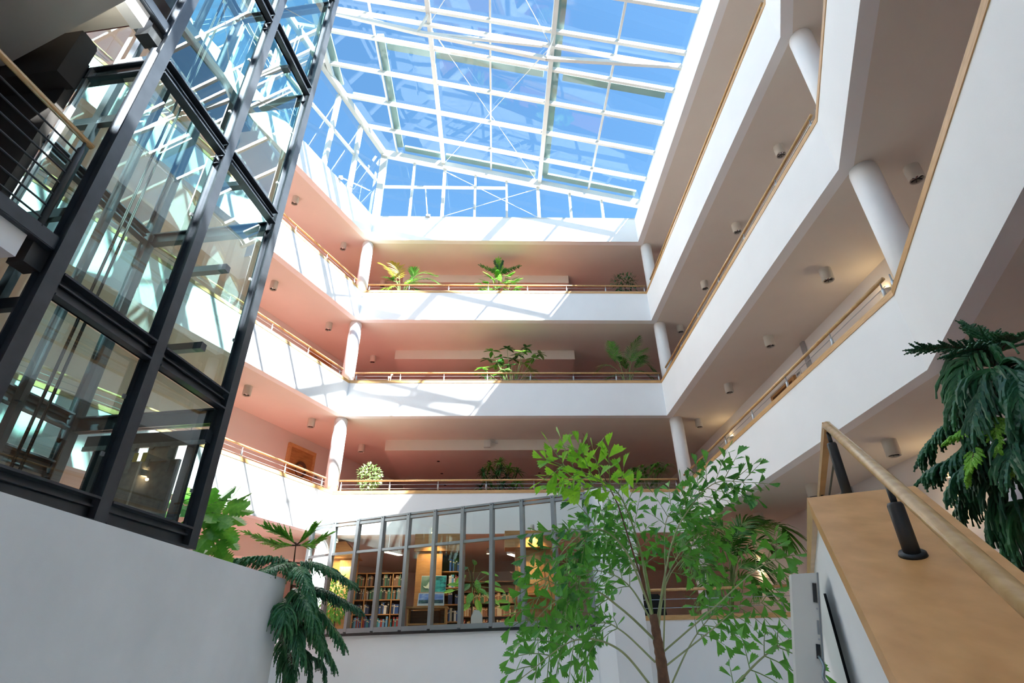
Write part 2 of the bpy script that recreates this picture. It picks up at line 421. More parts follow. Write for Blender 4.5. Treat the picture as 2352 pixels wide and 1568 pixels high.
for k in range(len(YR)-1):
    ya, yb = YR[k], YR[k+1]
    if k == 0: ya = 14.95
    xs = [x for x in RB]
    for j in range(len(RB)-1):
        xr, xL = RB[j], RB[j+1]
        la, lb = max(xL, xl(ya)), max(xL, xl(yb))
        if la >= xr and lb >= xr: continue
        la, lb = min(la, xr), min(lb, xr)
        g = .02
        if la >= xr-.01:       # triangle
            yc = 14.9-(P0.x-xr)/math.tan(A24)
            q = [(lb, yb, rz(lb)), (xr, yb, rz(xr)), (xr, min(yc, ya), rz(xr))]
        else: q = [(lb, yb, rz(lb)), (xr, yb, rz(xr)), (xr, ya, rz(xr)), (la, ya, rz(la))]
        q = [Vector(v)+up*.075 for v in q]
        MB().slab(q, up*.016).build('pane', 'roof_glass', win)
# shade cassettes lying on top of the glass
for x, y0, y1 in ((1.86, YR[-1], 14.7), (-3.68, 10.3, 14.7), (-5.5, 9.5, 12.4)):
    MB().beam((x, y0, rz(x)+.22), (x, y1, rz(x)+.22), .22, .10).build('shade_cassette', 'blind', win)
for xa, xb, y in ((2.1, 5.2, 10.62), (-1.9, 1.5, 10.62), (-3.5, -2.1, 10.62), (-1.9, 1.5, 14.72), (1.8, 5.2, 14.72), (-5.1, -3.9, 12.75), (-3.5, -2.1, 14.72)):
    MB().beam((xa, y, rz(xa)+.2), (xb, y, rz(xb)+.2), .22, .09).build('shade_cassette', 'blind', win)
# underslung trusses
def make_truss(TY, label):
    TR = [Vector((5.32, TY, ZC+14.66)), Vector((1.45, TY, ZC+14.92)), Vector((-2.3, TY, ZC+16.07)), Vector((-5.84, TY, ZC+17.35))]
    TT = [Vector((x, TY, rz(x)-.14)) for x in (5.4, 1.66, -2.0, -5.6)]
    truss = thing('roof_truss', label, 'truss', (1.45, TY, ZC+14.9), 'trusses of the glass roof')
    for a, b in zip(TR, TR[1:]): MB().beam(a, b, .09, .14).build('bottom_chord', 'white_metal', truss)
    MB().beam(TT[0], TT[-1], .08, .13).build('top_chord', 'white_metal', truss)
    for a, b in ((TR[1], TT[1]), (TR[2], TT[2])):
        for s_ in (-.12, .12):
            MB().beam(a+Vector((0, s_*.3, 0)), b+Vector((0, s_*2.6, 0)), .05, .07, up=(0, 1, 0)).build('king_post', 'white_metal', truss)
    MB().beam(TR[2], TT[1]+Vector((-.3, 0, 0)), .07, .09).build('diagonal', 'white_metal', truss)
    MB().beam(TR[2], TT[3], .07, .09).build('diagonal', 'white_metal', truss)
make_truss(9.5, 'white steel underslung truss hanging below the glass roof ahead of the viewer')
make_truss(3.65, 'unseen white steel underslung truss added to the glass roof right above the viewer')  # out of view, added to cast broad shadow bands on the left gallery
make_truss(-1.0, 'white steel underslung truss of the glass roof behind the viewer')
# tie rods
def rods(label, p, q, r_, s_):
    t = thing('tie_rods', label, 'tie rod', p)
    for a, b in ((p, q), (r_, s_)):
        MB().tube([a, b], .011, 6).build('rod', 'white_metal', t)
        m_ = Vector(a).lerp(Vector(b), .06); n_ = Vector(a).lerp(Vector(b), .12)
        MB().tube([m_, n_], .02, 8).build('turnbuckle', 'white_metal', t)
R_ = lambda x, y: Vector((x, y, rz(x)-.16))
rods('thin crossed white tie rods under the glass roof in the bay by the back wall', R_(-1.95, 9.6), R_(1.55, 14.75), R_(1.55, 9.6), R_(-1.95, 14.75))
rods('thin crossed white tie rods under the glass roof in the bay nearest the viewer', R_(-1.95, 4.2), R_(1.55, 9.4), R_(1.55, 4.2), R_(-1.95, 9.4))
rods('thin crossed white tie rods in front of the clerestory window of the back wall', Vector((-1.92, 14.90, rz(-1.95)-.45)), Vector((1.55, 14.90, W[4]+.05)), Vector((1.55, 14.90, rz(1.58)-.4)), Vector((-1.92, 14.90, W[4]+.05)))
# back clerestory
win = thing('window_1', None, None, (0, 14.98, W[4]), None, 'structure')
MX = [-4.30+1.1785*k for k in range(9)]
ztr = ZC+15.4
for k, x in enumerate(MX):
    top = rz(x)-.2
    if k == 0:
        MB().box((x-.02, 14.99, (W[4]+top)/2), (.24, .2, top-W[4])).build('corner_post', 'white_metal', win); continue
    if k == 8: continue
    wd = .11 if k in (2, 5) else .075
    MB().box((x, 14.99, (W[4]+top)/2), (wd, .14, top-W[4])).build('mullion', 'white_metal', win)
for k in range(8):
    a, b = MX[k]+.05, MX[k+1]-.04
    if k == 7: b = 5.4
    if k < 4: MB().box(((a+b)/2, 14.99, ztr), (b-a, .09, .07)).build('transom', 'white_metal', win)
    zs = [(W[4], None)] if k >= 4 else [(W[4], ztr), (ztr, None)]
    for z0, z1 in zs:
        ta, tb = (rz(a)-.1, rz(b)-.1) if z1 is None else (z1, z1)
        MB().slab([(a, 15.0, z0), (b, 15.0, z0), (b, 15.0, tb), (a, 15.0, ta)], (0, .016, 0)).build('pane', 'roof_glass', win)
MB().box((.5, 14.98, W[4]+.02), (9.6, .16, .05)).build('window_sill', 'white_metal', win)
# casement stay
st = thing('window_stay', 'thin white opener rod standing at the second pane of the back clerestory', 'window stay', (-2.45, 14.85, W[4]+.03))
MB().tube([(-2.45, 14.85, W[4]+.05), (-2.62, 14.9, W[4]+1.5)], .02, 8).build('rod', 'white_metal', st)
MB().box((-2.42, 14.85, W[4]+.05), (.16, .07, .07)).build('bracket', 'steel', st)
# left clerestory
win = thing('window_2', None, None, (-8, 7, W[4]), None, 'structure')
ny = Vector((-math.cos(A24), math.sin(A24), 0)); tdir = Vector((DN.x, DN.y, 0)); st0 = 1.172/math.cos(A24)
def LWp(s_, z): return Vector((P0.x, P0.y, z))+tdir*s_+ny*.09
for k in range(0, 17):
    s_ = .0 if k == 0 else .05+st0*k
    p = LWp(s_, 0); top = rz(p.x)-.2
    if k:
        MB().box((p.x, p.y, (W[4]+top)/2), (.14, .13, top-W[4]), rz=-A24).build('mullion', 'white_metal', win)
    a, b = s_+.06, .05+st0*(k+1)-.06
    pa, pb = LWp(a, 0), LWp(b, 0)
    zt = ZC+15.62
    MB().beam(LWp(a, zt), LWp(b, zt), .09, .08).build('transom', 'white_metal', win)
    for z0, z1 in ((W[4], zt), (zt, None)):
        ta, tb = (rz(pa.x)-.1, rz(pb.x)-.1) if z1 is None else (z1, z1)
        MB().slab([LWp(a, z0), LWp(b, z0), LWp(b, tb), LWp(a, ta)], ny*.016).build('pane', 'roof_glass', win)
st = thing('window_stay', 'slanting white opener rod on the sill of the left clerestory', 'window stay', LWp(1.9, W[4]))
MB().tube([LWp(1.95, W[4]+.06)-ny*.15, LWp(.55, W[4]+.75)-ny*.2], .02, 8).build('rod', 'white_metal', st)
MB().box(LWp(1.95, W[4]+.05)-ny*.15, (.12, .1, .1)).build('bracket', 'steel', st)
# upstand carrying the right roof edge
e = offset(V, .38); e2 = offset(V, .55)
struct('wall_right', MB().prism([(5.43, YN), (5.6, YN), (5.6, 15.2), (5.43, 15.2)], W[4]-.3, rz(5.45)), 'plaster')
# ================================================================== GLASS LIFT
LA = math.radians(9); LD = Vector((math.sin(LA), math.cos(LA), 0)); LNn = Vector((-math.cos(LA), math.sin(LA), 0))
def LP(t, n, z): return LD*t+LNn*n+Vector((0, 0, ZC+z))
T0, T1, T2, N0, N1 = 3.554, 5.011, 6.468, 4.83, 7.1
ZB, ZT = 1.22, 14.9
TZ = [3.14+3.36*k for k in range(4)]
lift = thing('lift_shaft', 'tall glass lift shaft framed in dark steel on the grey wall', 'lift shaft', LP(T0, N0, ZB))
ML = Matrix((LD, LNn, Vector((0, 0, 1)))).transposed()
def lbox(mb, t, n, z, st, sn, sz): return mb.box(LP(t, n, z), (st, sn, sz), M=ML)
def hpost(t, n, name='post', z0=ZB, z1=ZT, wd=.15):
    mb = MB(); zc, h = (z0+z1)/2, z1-z0
    lbox(mb, t, n-.07, zc, wd, .018, h); lbox(mb, t, n+.07, zc, wd, .018, h); lbox(mb, t, n, zc, .05, .13, h)
    return mb.build(name, 'lift_steel', lift)
for t in (T0, T1, T2): hpost(t, N0)
for t in (T0, T2): hpost(t, N1)
hpost(5.2, N1, wd=.12)
def channel_t(ta, tb, n, z, h=.25, name='transom'):       # runs along the shaft face
    mb = MB(); tc, L = (ta+tb)/2, tb-ta
    lbox(mb, tc, n+.02, z, L, .025, h)
    for s_ in (-1, 1): lbox(mb, tc, n-.03, z+s_*(h/2-.012), L, .12, .024)
    lbox(mb, tc, n-.02, z+.03, L, .03, .02)
    return mb.build(name, 'lift_steel', lift)
def channel_n(t, na, nb, z, h=.22, name='ring_beam'):
    mb = MB(); nc, L = (na+nb)/2, nb-na
    lbox(mb, t, nc, z, .03, L, h)
    for s_ in (-1, 1): lbox(mb, t, nc, z+s_*(h/2-.012), .12, L, .024)
    return mb.build(name, 'lift_steel', lift)
for a, b in ((T0+.08, T1-.08), (T1+.08, T2-.08)):
    channel_t(a, b, N0, ZB+.12, .24, 'bottom_beam')
    for z in TZ: channel_t(a, b, N0, z)
    lv = [ZB+.24]+TZ
    for k in range(4):
        z0 = lv[k]+(.125 if k else 0); z1 = lv[k+1]-.125
        mb = MB(); lbox(mb, (a+b)/2, N0+.06, (z0+z1)/2, b-a+.02, .012, z1-z0); mb.build('pane', 'lift_glass', lift)
    z0, z1 = TZ[3]+.125, ZT
    mb = MB(); lbox(mb, (a+b)/2, N0+.06, (z0+z1)/2, b-a+.02, .012, z1-z0); mb.build('pane', 'lift_glass', lift)
for k, z in enumerate(TZ):
    mb = MB(); lbox(mb, T1, N0-.02, z+.11, .13, .1, .02); lbox(mb, T1, N0-.02, z-.11, .13, .1, .02); mb.build('stiffener', 'lift_steel', lift)
for z in [2.95]+[TZ[k]-.15 for k in (1, 2, 3)]:
    channel_n(T2, N0+.1, N1-.1, z)
for z in [2.3]+[TZ[k]-.15 for k in (0, 1, 2, 3)]:
    channel_t(T0+.1, T2-.1, N1, z, .22, 'ring_beam')
    if z > 6: channel_n(T0, N0+.1, N1-.1, z)
# side and rear panes
for z0, z1 in ((3.07, TZ[1]-.27), (TZ[1]-.03, TZ[2]-.27), (TZ[2]-.03, ZT)):
    mb = MB(); lbox(mb, T2, (N0+N1)/2, (z0+z1)/2, .012, N1-N0-.2, z1-z0); mb.build('pane', 'lift_glass', lift)
for z0, z1 in ((.1, 2.15), (2.45, TZ[0]-.28), (TZ[0], TZ[1]-.28), (TZ[1], TZ[2]-.28), (TZ[2], ZT)):
    mb = MB(); lbox(mb, (T0+T2)/2, N1, (z0+z1)/2, T2-T0-.2, .012, z1-z0); mb.build('pane', 'lift_glass', lift)
# square glass clips on the posts
for t, n in ((T1-.12, N0-.012), (T2-.12, N0-.012)):
    for z in (1.9, 2.55, 4.1, 5.2, 7.3, 8.6):
        mb = MB(); lbox(mb, t, n+.06, z, .035, .02, .045); mb.build('glass_clip', 'steel', lift)
# guide rails, cables, rods
for n, t in ((5.75, 4.2), (6.15, 4.2), (5.5, 5.75), (6.55, 5.2)):
    mb = MB(); lbox(mb, t, n, 7.5, .11, .03, 14.8); lbox(mb, t-.04, n, 7.5, .03, .11, 14.8); mb.build('guide_rail', 'lift_steel', lift)
for k in range(4):
    MB().tube([LP(4.35+.045*k, 5.25+.03*(k % 2), .1), LP(4.35+.045*k, 5.25+.03*(k % 2), ZT)], .0085, 6).build('cable', 'black', lift)
MB().tube([LP(5.6, 5.25, .2), LP(5.6, 5.25, ZT)], .006, 6).build('cable', 'black', lift)
for z in (3.4, 4.7, 6.4, 9.4):
    mb = MB(); lbox(mb, 4.2, 6.1, z, .08, .9, .14); mb.build('rail_bracket', 'lift_steel', lift)
    mb = MB(); lbox(mb, 5.75, 5.2, z+.25, .10, .75, .10); mb.build('rail_bracket', 'lift_steel', lift)
# pulley platform up in the shaft
mb = MB(); lbox(mb, 5.0, 6.0, 8.95, 2.7, .5, .30); mb.build('machine_beam', 'lift_steel', lift)
# landing door on the far side
dr = thing('lift_door', 'grey steel lift landing door with roller gear inside the glass shaft', 'lift door', LP(T2-.14, 6, .06))
for nc in (5.42, 5.98):
    mb = MB(); lbox(mb, T2-.12, nc, 1.2, .04, .53, 2.25); p = mb.build('door_panel', 'galvanised', dr)
    mb = MB(); lbox(mb, T2-.16, nc, 2.40, .03, .40, .20); pl = mb.build('hanger_plate', 'galvanised', dr)
    for s_ in (-.15, .15):
        mb = MB(); c = LP(T2-.19, nc+s_, 2.49); mb.tube([c, c+LD*.03], .035, 10); mb.build('roller', 'steel', pl)
        mb = MB(); lbox(mb, T2-.18, nc+s_, 2.24, .02, .05, .18); mb.build('hanger_bolt', 'galvanised', pl)
    mb = MB(); lbox(mb, T2-.185, nc+.22*(1 if nc < 5.7 else -1), 2.36, .01, .06, .12); mb.build('warning_sticker', 'yellow', dr)
mb = MB(); lbox(mb, T2-.12, 5.72, 2.62, .12, 1.75, .16); mb.build('door_header', 'lift_steel', dr)
mb = MB(); lbox(mb, T2-.18, 5.72, 2.52, .03, 1.75, .06); mb.build('door_track', 'galvanised', dr)
for nc in (5.05, 6.4):
    mb = MB(); lbox(mb, T2-.1, nc, 1.35, .10, .10, 2.6); mb.build('door_jamb', 'lift_steel', dr)

# ------------------------------------------------------------------ lift landings on the left
for k, z in enumerate((3.44, 6.98)):
    lab = ('lower', 'upper')[k]
    mb = MB(); lbox(mb, 1.2, 7.0, z-.1, 4.1, 4.2, .20); struct('floor', mb, 'carpet')
    mb = MB(); lbox(mb, .6, 4.93, z-.13, 5.3, .16, .28); struct('wall_left', mb, 'plaster')
    mb = MB(); lbox(mb, 1.1, 7.0, z-.245, 4.2, 4.0, .06); struct('ceiling', mb, 'soffit')
    t = thing('edge_beam', 'dark steel edge beam of the %s lift landing' % lab, 'steel beam', LP(.5, 4.8, z))
    mb = MB(); lbox(mb, .7, 4.80, z+.06, 5.55, .02, .14); mb.build('web', 'lift_steel', t)
    mb = MB(); lbox(mb, .7, 4.84, z-.01, 5.55, .09, .02); mb.build('bottom_flange', 'lift_steel', t)
    mb = MB(); lbox(mb, 3.42, 4.95, z-.1, .18, .18, .3); mb.build('bracket', 'steel_dark', t)
mb = MB().prism([LP(t_, n_, 0).xy for t_, n_ in ((-2, 3.9), (2.56, 3.9), (2.69, 4.43), (3.17, 6.38), (3.2, 9), (-2, 9))], ZC+6.155, ZC+6.4); struct('ceiling', mb, 'soffit')
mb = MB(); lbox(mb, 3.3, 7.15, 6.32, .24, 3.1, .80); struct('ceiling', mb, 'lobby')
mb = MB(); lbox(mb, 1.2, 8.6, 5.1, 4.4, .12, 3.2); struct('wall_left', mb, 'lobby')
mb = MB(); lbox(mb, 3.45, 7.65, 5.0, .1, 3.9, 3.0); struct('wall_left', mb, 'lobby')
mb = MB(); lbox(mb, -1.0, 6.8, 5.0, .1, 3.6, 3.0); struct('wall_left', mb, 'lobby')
mb = MB(); lbox(mb, T0-.02, 5.27, 5.1, .014, .72, 3.0); mb.build('side_pane', 'lift_glass', lift)
mb = MB(); lbox(mb, T0-.03, 5.65, 5.0, .06, .04, 2.9); mb.build('door_frame', 'steel', lift)
lr = thing('landing_railing', 'railing of dark steel rods under a timber handrail on the lift landing', 'railing', LP(3.28, 4.82, 3.6))
MB().tube([LP(3.36, 4.82, 4.71), LP(-1, 4.82, 4.71)], .032, 12).build('handrail', 'wood_pale', lr, True)
for t in (3.28, 1.9, .5):
    MB().tube([LP(t, 4.82, 3.55), LP(t, 4.82, 4.58), LP(t, 4.82, 4.62), LP(t, 4.82, 4.70)], [.032, .032, .014, .014], 10).build('post', 'steel_dark', lr, True)
for k in range(7):
    z = 3.64+.147*k
    MB().tube([LP(3.27, 4.82, z), LP(-1, 4.82, z)], .010, 8).build('rod', 'steel_dark', lr)
# pale rounded seat behind the landing railing
st = thing('shell_chair', 'pale rounded shell chair behind the landing railing', 'chair', LP(2.35, 6.0, 3.47))
mb = MB(); c = LP(2.35, 6.0, 3.47)
mb.lathe(c, [(.22, .42), (.40, .55), (.50, .80), (.52, 1.05), (.44, 1.3), (.26, 1.46), (.06, 1.52)], 24); mb.build('shell', 'pale_shell', st, True)
MB().lathe(c, [(.24, 0), (.24, .03), (.05, .06), (.05, .45)], 16).build('pedestal', 'steel', st, True)
# ================================================================== STAIR WITH TIMBER CAPPED BALUSTRADE
CZ = ZC+.611; SL = .53; VA, VB = .17, .56; AT = 2.808; AX = 3.174
def SP_(al, v, z): p = S(al, v); return Vector((p.x, p.y, z))
def capz(al): return CZ-(AT-al)*SL if al < AT else CZ
AE = -.2
bal = thing('stair_balustrade', 'white stair wall with broad timber cap rising at the right', 'balustrade', SP_(1.5, .39, 0))
TH = .09
def extr(poly, va, vb):                      # polygon in (along, z) extruded across the wall
    mb = MB(); n = len(poly)
    mb.add([SP_(a, va, z) for a, z in poly]+[SP_(a, vb, z) for a, z in poly],
           [tuple(range(n)), tuple(range(2*n-1, n-1, -1))]+[((i+1) % n, i, n+i, n+(i+1) % n) for i in range(n)])
    return mb
extr([(AE, 0), (AT, 0), (AT, CZ-TH), (AE, capz(AE)-TH)], VA+.01, VB-.01).build('stair_wall', 'plaster', bal)
extr([(AT, 0), (11.6, 0), (11.6, CZ-TH), (AT, CZ-TH)], VA+.012, VB-.02).build('landing_wall', 'plaster', bal)
extr([(AE, capz(AE)-TH), (AT, CZ-TH), (AT, CZ), (AE, capz(AE))], VA-.012, VB+.012).build('sloping_cap', 'wood_cap', bal)
extr([(AT+.001, CZ-TH), (11.6, CZ-TH), (11.6, CZ), (AT+.001, CZ)], VA-.012, VB+.01).build('level_cap', 'wood', bal)
extr([(3.95, .2), (3.962, .2), (3.962, CZ-.30), (3.95, CZ-.30)], VA-.002, VA+.012).build('joint', 'black', bal)
RV = .366; RH = .244; RT = RH+SL*(AX-AT)
rail = thing('stair_handrail', 'thick laminated timber handrail on grey posts climbing the stair wall', 'handrail', SP_(AT, RV, CZ))
def prof_tube(path, name, r=.027):
    return MB().tube(path, r, 14).build(name, 'wood_pale', rail, True)
prof_tube([SP_(AE, RV, capz(AE)+RH), SP_(AX-.01, RV, CZ+RT-.006), SP_(AX+.025, RV, CZ+RT+.001)], 'sloping_rail', .0215)
mb = MB(); mb.beam(SP_(AX, RV, CZ+RT-.004), SP_(11.4, RV, CZ+RT-.004), .036, .042); mb.build('level_rail', 'wood', rail)
for al in (AX+.05, 2.15, .95, AX+1.5, AX+3.0, AX+4.5, AX+6.0, AX+7.5):
    c = SP_(al, RV, capz(al))
    rh = RH if al < AT else RT; tl = rh-.085
    p = MB().lathe(c, [(.024, -.012 if al < AT else 0), (.024, tl-.008), (.021, tl)], 16).build('post', 'steel_dark', rail, True)
    MB().lathe(c, [(.010, tl), (.010, rh-.02)], 10).build('pin', 'steel_dark', p, True)
    up = Vector((-SU.x*SL, -SU.y*SL, 1)).normalized() if al < AT else Vector((0, 0, 1))
    if al < AT: MB().tube([c-up*.002, c+up*.010], [.040, .037], 20).build('flange', 'black', p, True)
for h in (.14, .29):
    MB().tube([SP_(AX+.06, RV+.0, CZ+h), SP_(11.4, RV, CZ+h)], .006, 6).build('wire', 'steel_dark', rail)
# steps behind the stair wall
for k in range(9):
    z1 = FL[0]-.17*(k+1)+.17; a1 = AT-.29*k
    if z1 < .1: break
    extr([(a1-.29, 0), (a1, 0), (a1, z1-.17), (a1-.29, z1-.17)], VB+.02, 2.0).build('floor', 'carpet')['kind'] = 'structure'
# white flat unit leaning on the stair wall, seen from its edge
mon = thing('wall_unit', 'white flat screen unit seen from its edge beside the stair wall', 'screen', SP_(3.3, .05, .6))
ZM = ZC+.355
def MP(al, v, z): return SP_(al, v-.20*(ZM-z), z)
pr = ((3.30, .020), (3.34, .008), (3.6, .004), (4.2, .004), (4.2, .145), (3.30, .145))
mb = MB(); n = len(pr)
mb.add([MP(a, v, .55) for a, v in pr]+[MP(a, v, ZM) for a, v in pr], [tuple(range(n-1, -1, -1)), tuple(range(n, 2*n))]+[(i, (i+1) % n, n+(i+1) % n, n+i) for i in range(n)])
mb.build('casing', 'cream_plastic', mon)
for z, h in ((ZM-.09, .085), (ZM-.34, .06)):
    mb = MB(); mb.beam(MP(3.297, .122, z-h/2), MP(3.297, .122, z+h/2), .018, .012, up=(SU.x, SU.y, 0)); mb.build('port', 'black', mon)
for z in (ZM-.16, ZM-.29):
    MB().tube([MP(3.300, .128, z), MP(3.294, .128, z)], .005, 8).build('screw', 'steel', mon)
mb = MB(); mb.beam(MP(3.298, .128, ZM-.27), MP(3.298, .128, ZM-.21), .010, .006, up=(SU.x, SU.y, 0)); mb.build('rating_label', 'alu', mon)
mb = MB(); mb.beam(MP(3.299, .139, .6), MP(3.299, .139, ZM), .006, .006, up=(SU.x, SU.y, 0)); mb.build('casing_seam', 'alu', mon)
MB().tube(bez([MP(3.29, .122, ZM-.36), SP_(3.25, .06, ZM-.40), SP_(3.22, .045, ZM-.45), SP_(3.2, .10, ZM-.50), SP_(3.15, .14, ZM-.62)], 14), .007, 8).build('cable', 'galvanised', mon, True)

# ================================================================== DOORS, LAMPS, SMALL FITTINGS
LM = Matrix((Vector((-DN.x, -DN.y, 0)), Vector((math.cos(A24), -math.sin(A24), 0)), Vector((0, 0, 1)))).transposed()
dn = 0
for i in (1, 2, 3):
    for y in ((16.7,) if i else (16.7,)):
        dn += 1
        p = LI(y); z0 = FL[i]; h = 2.36
        d = thing('door_%d' % dn, None, None, (p.x, p.y, z0), None, 'structure')
        def pb(c, size, name, m, par=d):
            return MB().box(Vector((p.x, p.y, z0))+LM@Vector(c), size, M=LM).build(name, m, par)
        leaf = pb((0, .025, h/2), (.98, .04, h), 'door_leaf', 'wood_library')
        for s_ in (-1, 1): pb((s_*.54, .04, h/2), (.10, .09, h), 'door_frame', 'wood')
        pb((0, .04, h+.05), (1.18, .09, .10), 'door_frame', 'wood')
        if i == 1:
            wr = thing('door_wreath', 'round wreath of twigs hanging on the timber door of the lowest railed gallery', 'wreath', Vector((p.x, p.y, z0))+LM@Vector((0, .09, 1.75)))
            c = Vector((p.x, p.y, z0))+LM@Vector((0, .09, 1.75))
            for k in range(3):
                MB().tube([c+LM@Vector((math.cos(a)*(.19+.02*k), .012*k, math.sin(a)*(.19+.02*k)+.01*k)) for a in [2*math.pi*j/18 for j in range(19)]], .016, 6).build('twig_ring', 'bark', wr)
        sg = thing('door_sign', 'small white square sign beside the door of the %s gallery on the left' % LVB[i], 'sign', Vector((p.x, p.y, z0))+LM@Vector((.8, .02, 1.65)))
        MB().box(Vector((p.x, p.y, z0))+LM@Vector((.8, .015, 1.72)), (.16, .02, .16), M=LM).build('plate', 'cream_plastic', sg)
        MB().box(Vector((p.x, p.y, z0))+LM@Vector((.8, .027, 1.75)), (.12, .006, .05), M=LM).build('name_strip', 'galvanised', sg)
for i in (0, 1, 2):
    dn += 1; y0 = 11.85; z0 = FL[i]; h = 2.2
    d = thing('door_%d' % dn, None, None, (XR, y0, z0), None, 'structure')
    MB().box((XR-.02, y0, z0+h/2), (.04, 1.0, h)).build('door_leaf', 'wood_dark', d)
    for s_ in (-1, 1): MB().box((XR-.035, y0+s_*.55, z0+h/2), (.08, .10, h)).build('door_frame', 'wood_library', d)
    MB().box((XR-.035, y0, z0+h+.05), (.08, 1.2, .1)).build('door_frame', 'wood_library', d)
    for k in range(8): MB().box((XR-.045, y0, z0+h-.15-.1*k), (.012, .9, .02)).build('louvre', 'wood_library', d)
    sg = thing('door_sign', 'small white sign beside the dark door of the %s gallery on the right' % LVB[i], 'sign', (XR-.02, 11.1, z0+2.1))
    MB().box((XR-.01, 11.1, z0+2.2), (.02, .2, .22)).build('plate', 'cream_plastic', sg)
    MB().box((XR-.022, 11.1, z0+2.25), (.006, .14, .05)).build('name_strip', 'galvanised', sg)
    # shallow pilaster between door niche and wall
    trim(MB().box((XR-.03, 10.6, (z0+B[i+1])/2), (.06, .12, B[i+1]-z0-.01)), 'steel')
def sconce(x, y, z, label):
    t = thing('wall_lamp', label, 'wall lamp', (x, y, z-.1), 'warm wall lamps')
    mb = MB(); n = 14; R_ = .13; hh = .2
    pts = [(x-.005-math.sin(math.pi*k/n)*.12, y-math.cos(math.pi*k/n)*R_) for k in range(n+1)]
    mb.prism(pts, z-hh/2, z+hh/2); mb.build('shade', 'pale_shell', t)
    MB().prism([(x-.01-math.sin(math.pi*k/n)*.09, y-math.cos(math.pi*k/n)*.1) for k in range(n+1)], z+hh/2+.001, z+hh/2+.012).build('upper_diffuser', 'warm_lamp', t)
    MB().prism([(x-.01-math.sin(math.pi*k/n)*.09, y-math.cos(math.pi*k/n)*.1) for k in range(n+1)], z-hh/2-.012, z-hh/2-.001).build('lower_diffuser', 'warm_lamp', t)
    l = bpy.data.lights.new('lamp_glow', 'POINT'); l.energy = 2.2; l.color = (1, .75, .45); l.shadow_soft_size = .05
    lo = bpy.data.objects.new('lamp_glow', l); COL.objects.link(lo); lo.parent = t; lo.location = (-.2, 0, -.12)
sconce(XR, 7.85, ZC+5.52, 'warm glowing wall lamp below the near end of the right side handrail')
sconce(XR, 15.25, ZC+5.5, 'warm glowing wall lamp far back on the right wall of the lowest railed gallery')
sconce(XR, 8.05, ZC+2.2, 'warm glowing wall lamp hidden behind the drooping pine at the right')
sconce(XR, 15.3, ZC+2.05, 'warm glowing wall lamp to the right of the fishtail palm')
# small box with cable on the front of the dropped ceiling, and a door-chime sized box on the left wall
em = thing('speaker_box', 'small white box with a curled cable on the dropped ceiling front', 'speaker', (-.25, 16.86, B[2]-.30))
MB().box((-.25, 16.83, B[2]-.17), (.21, .12, .22)).build('box', 'cream_plastic', em)
MB().tube(bez([(-.22, 16.86, B[2]-.06), (-.16, 16.85, B[2]-.01), (-.08, 16.86, B[2]-.09), (.02, 16.88, B[2]-.10)], 12), .012, 6).build('cable', 'cream_plastic', em)
MB().box((.05, 16.87, B[2]-.09), (.08, .05, .08)).build('junction', 'cream_plastic', em)
fg = thing('figurine', 'tiny cream giraffe figurine on the back handrail sill of the middle gallery', 'figurine', (-3.18, 14.935, W[2]+.085))
mb = MB(); c = Vector((-3.18, 14.935, W[2]+.085))
for dx in (-.03, .03):
    for dy in (-.015, .015): mb.tube([c+Vector((dx, dy, 0)), c+Vector((dx, dy, .10))], .008, 6)
mb.box(c+Vector((0, 0, .115)), (.09, .045, .05)); mb.tube([c+Vector((.03, 0, .12)), c+Vector((.045, 0, .2))], [.018, .012], 6)
mb.box(c+Vector((.06, 0, .21)), (.06, .03, .03)); mb.build('body', 'housing', fg)
for s_ in (-.01, .01): MB().tube([c+Vector((.045, s_, .22)), c+Vector((.04, s_*2.4, .25))], .005, 5).build('horn', 'bark', fg)
ch = thing('armchair', 'dark armchair behind the low handrail right of the library', 'armchair', (3.2, 12.7, FL[0]))
MB().box((3.2, 12.7, FL[0]+.35), (.62, .6, .2)).build('seat', 'fabric_dark', ch)
mb = MB(); mb.slab([(2.86, 12.42, FL[0]+.3), (3.54, 12.42, FL[0]+.3), (3.50, 12.36, FL[0]+.95), (3.38, 12.35, FL[0]+1.08), (3.02, 12.35, FL[0]+1.08), (2.90, 12.36, FL[0]+.95)], (0, .12, 0)); mb.build('backrest', 'fabric_dark', ch)
for s_ in (-1, 1): MB().box((3.2+s_*.36, 12.7, FL[0]+.45), (.1, .6, .3)).build('armrest', 'fabric_dark', ch)
for sx in (-1, 1):
    for sy in (-1, 1): MB().tube([(3.2+sx*.27, 12.7+sy*.24, FL[0]), (3.2+sx*.27, 12.7+sy*.24, FL[0]+.26)], .018, 8).build('leg', 'steel', ch)
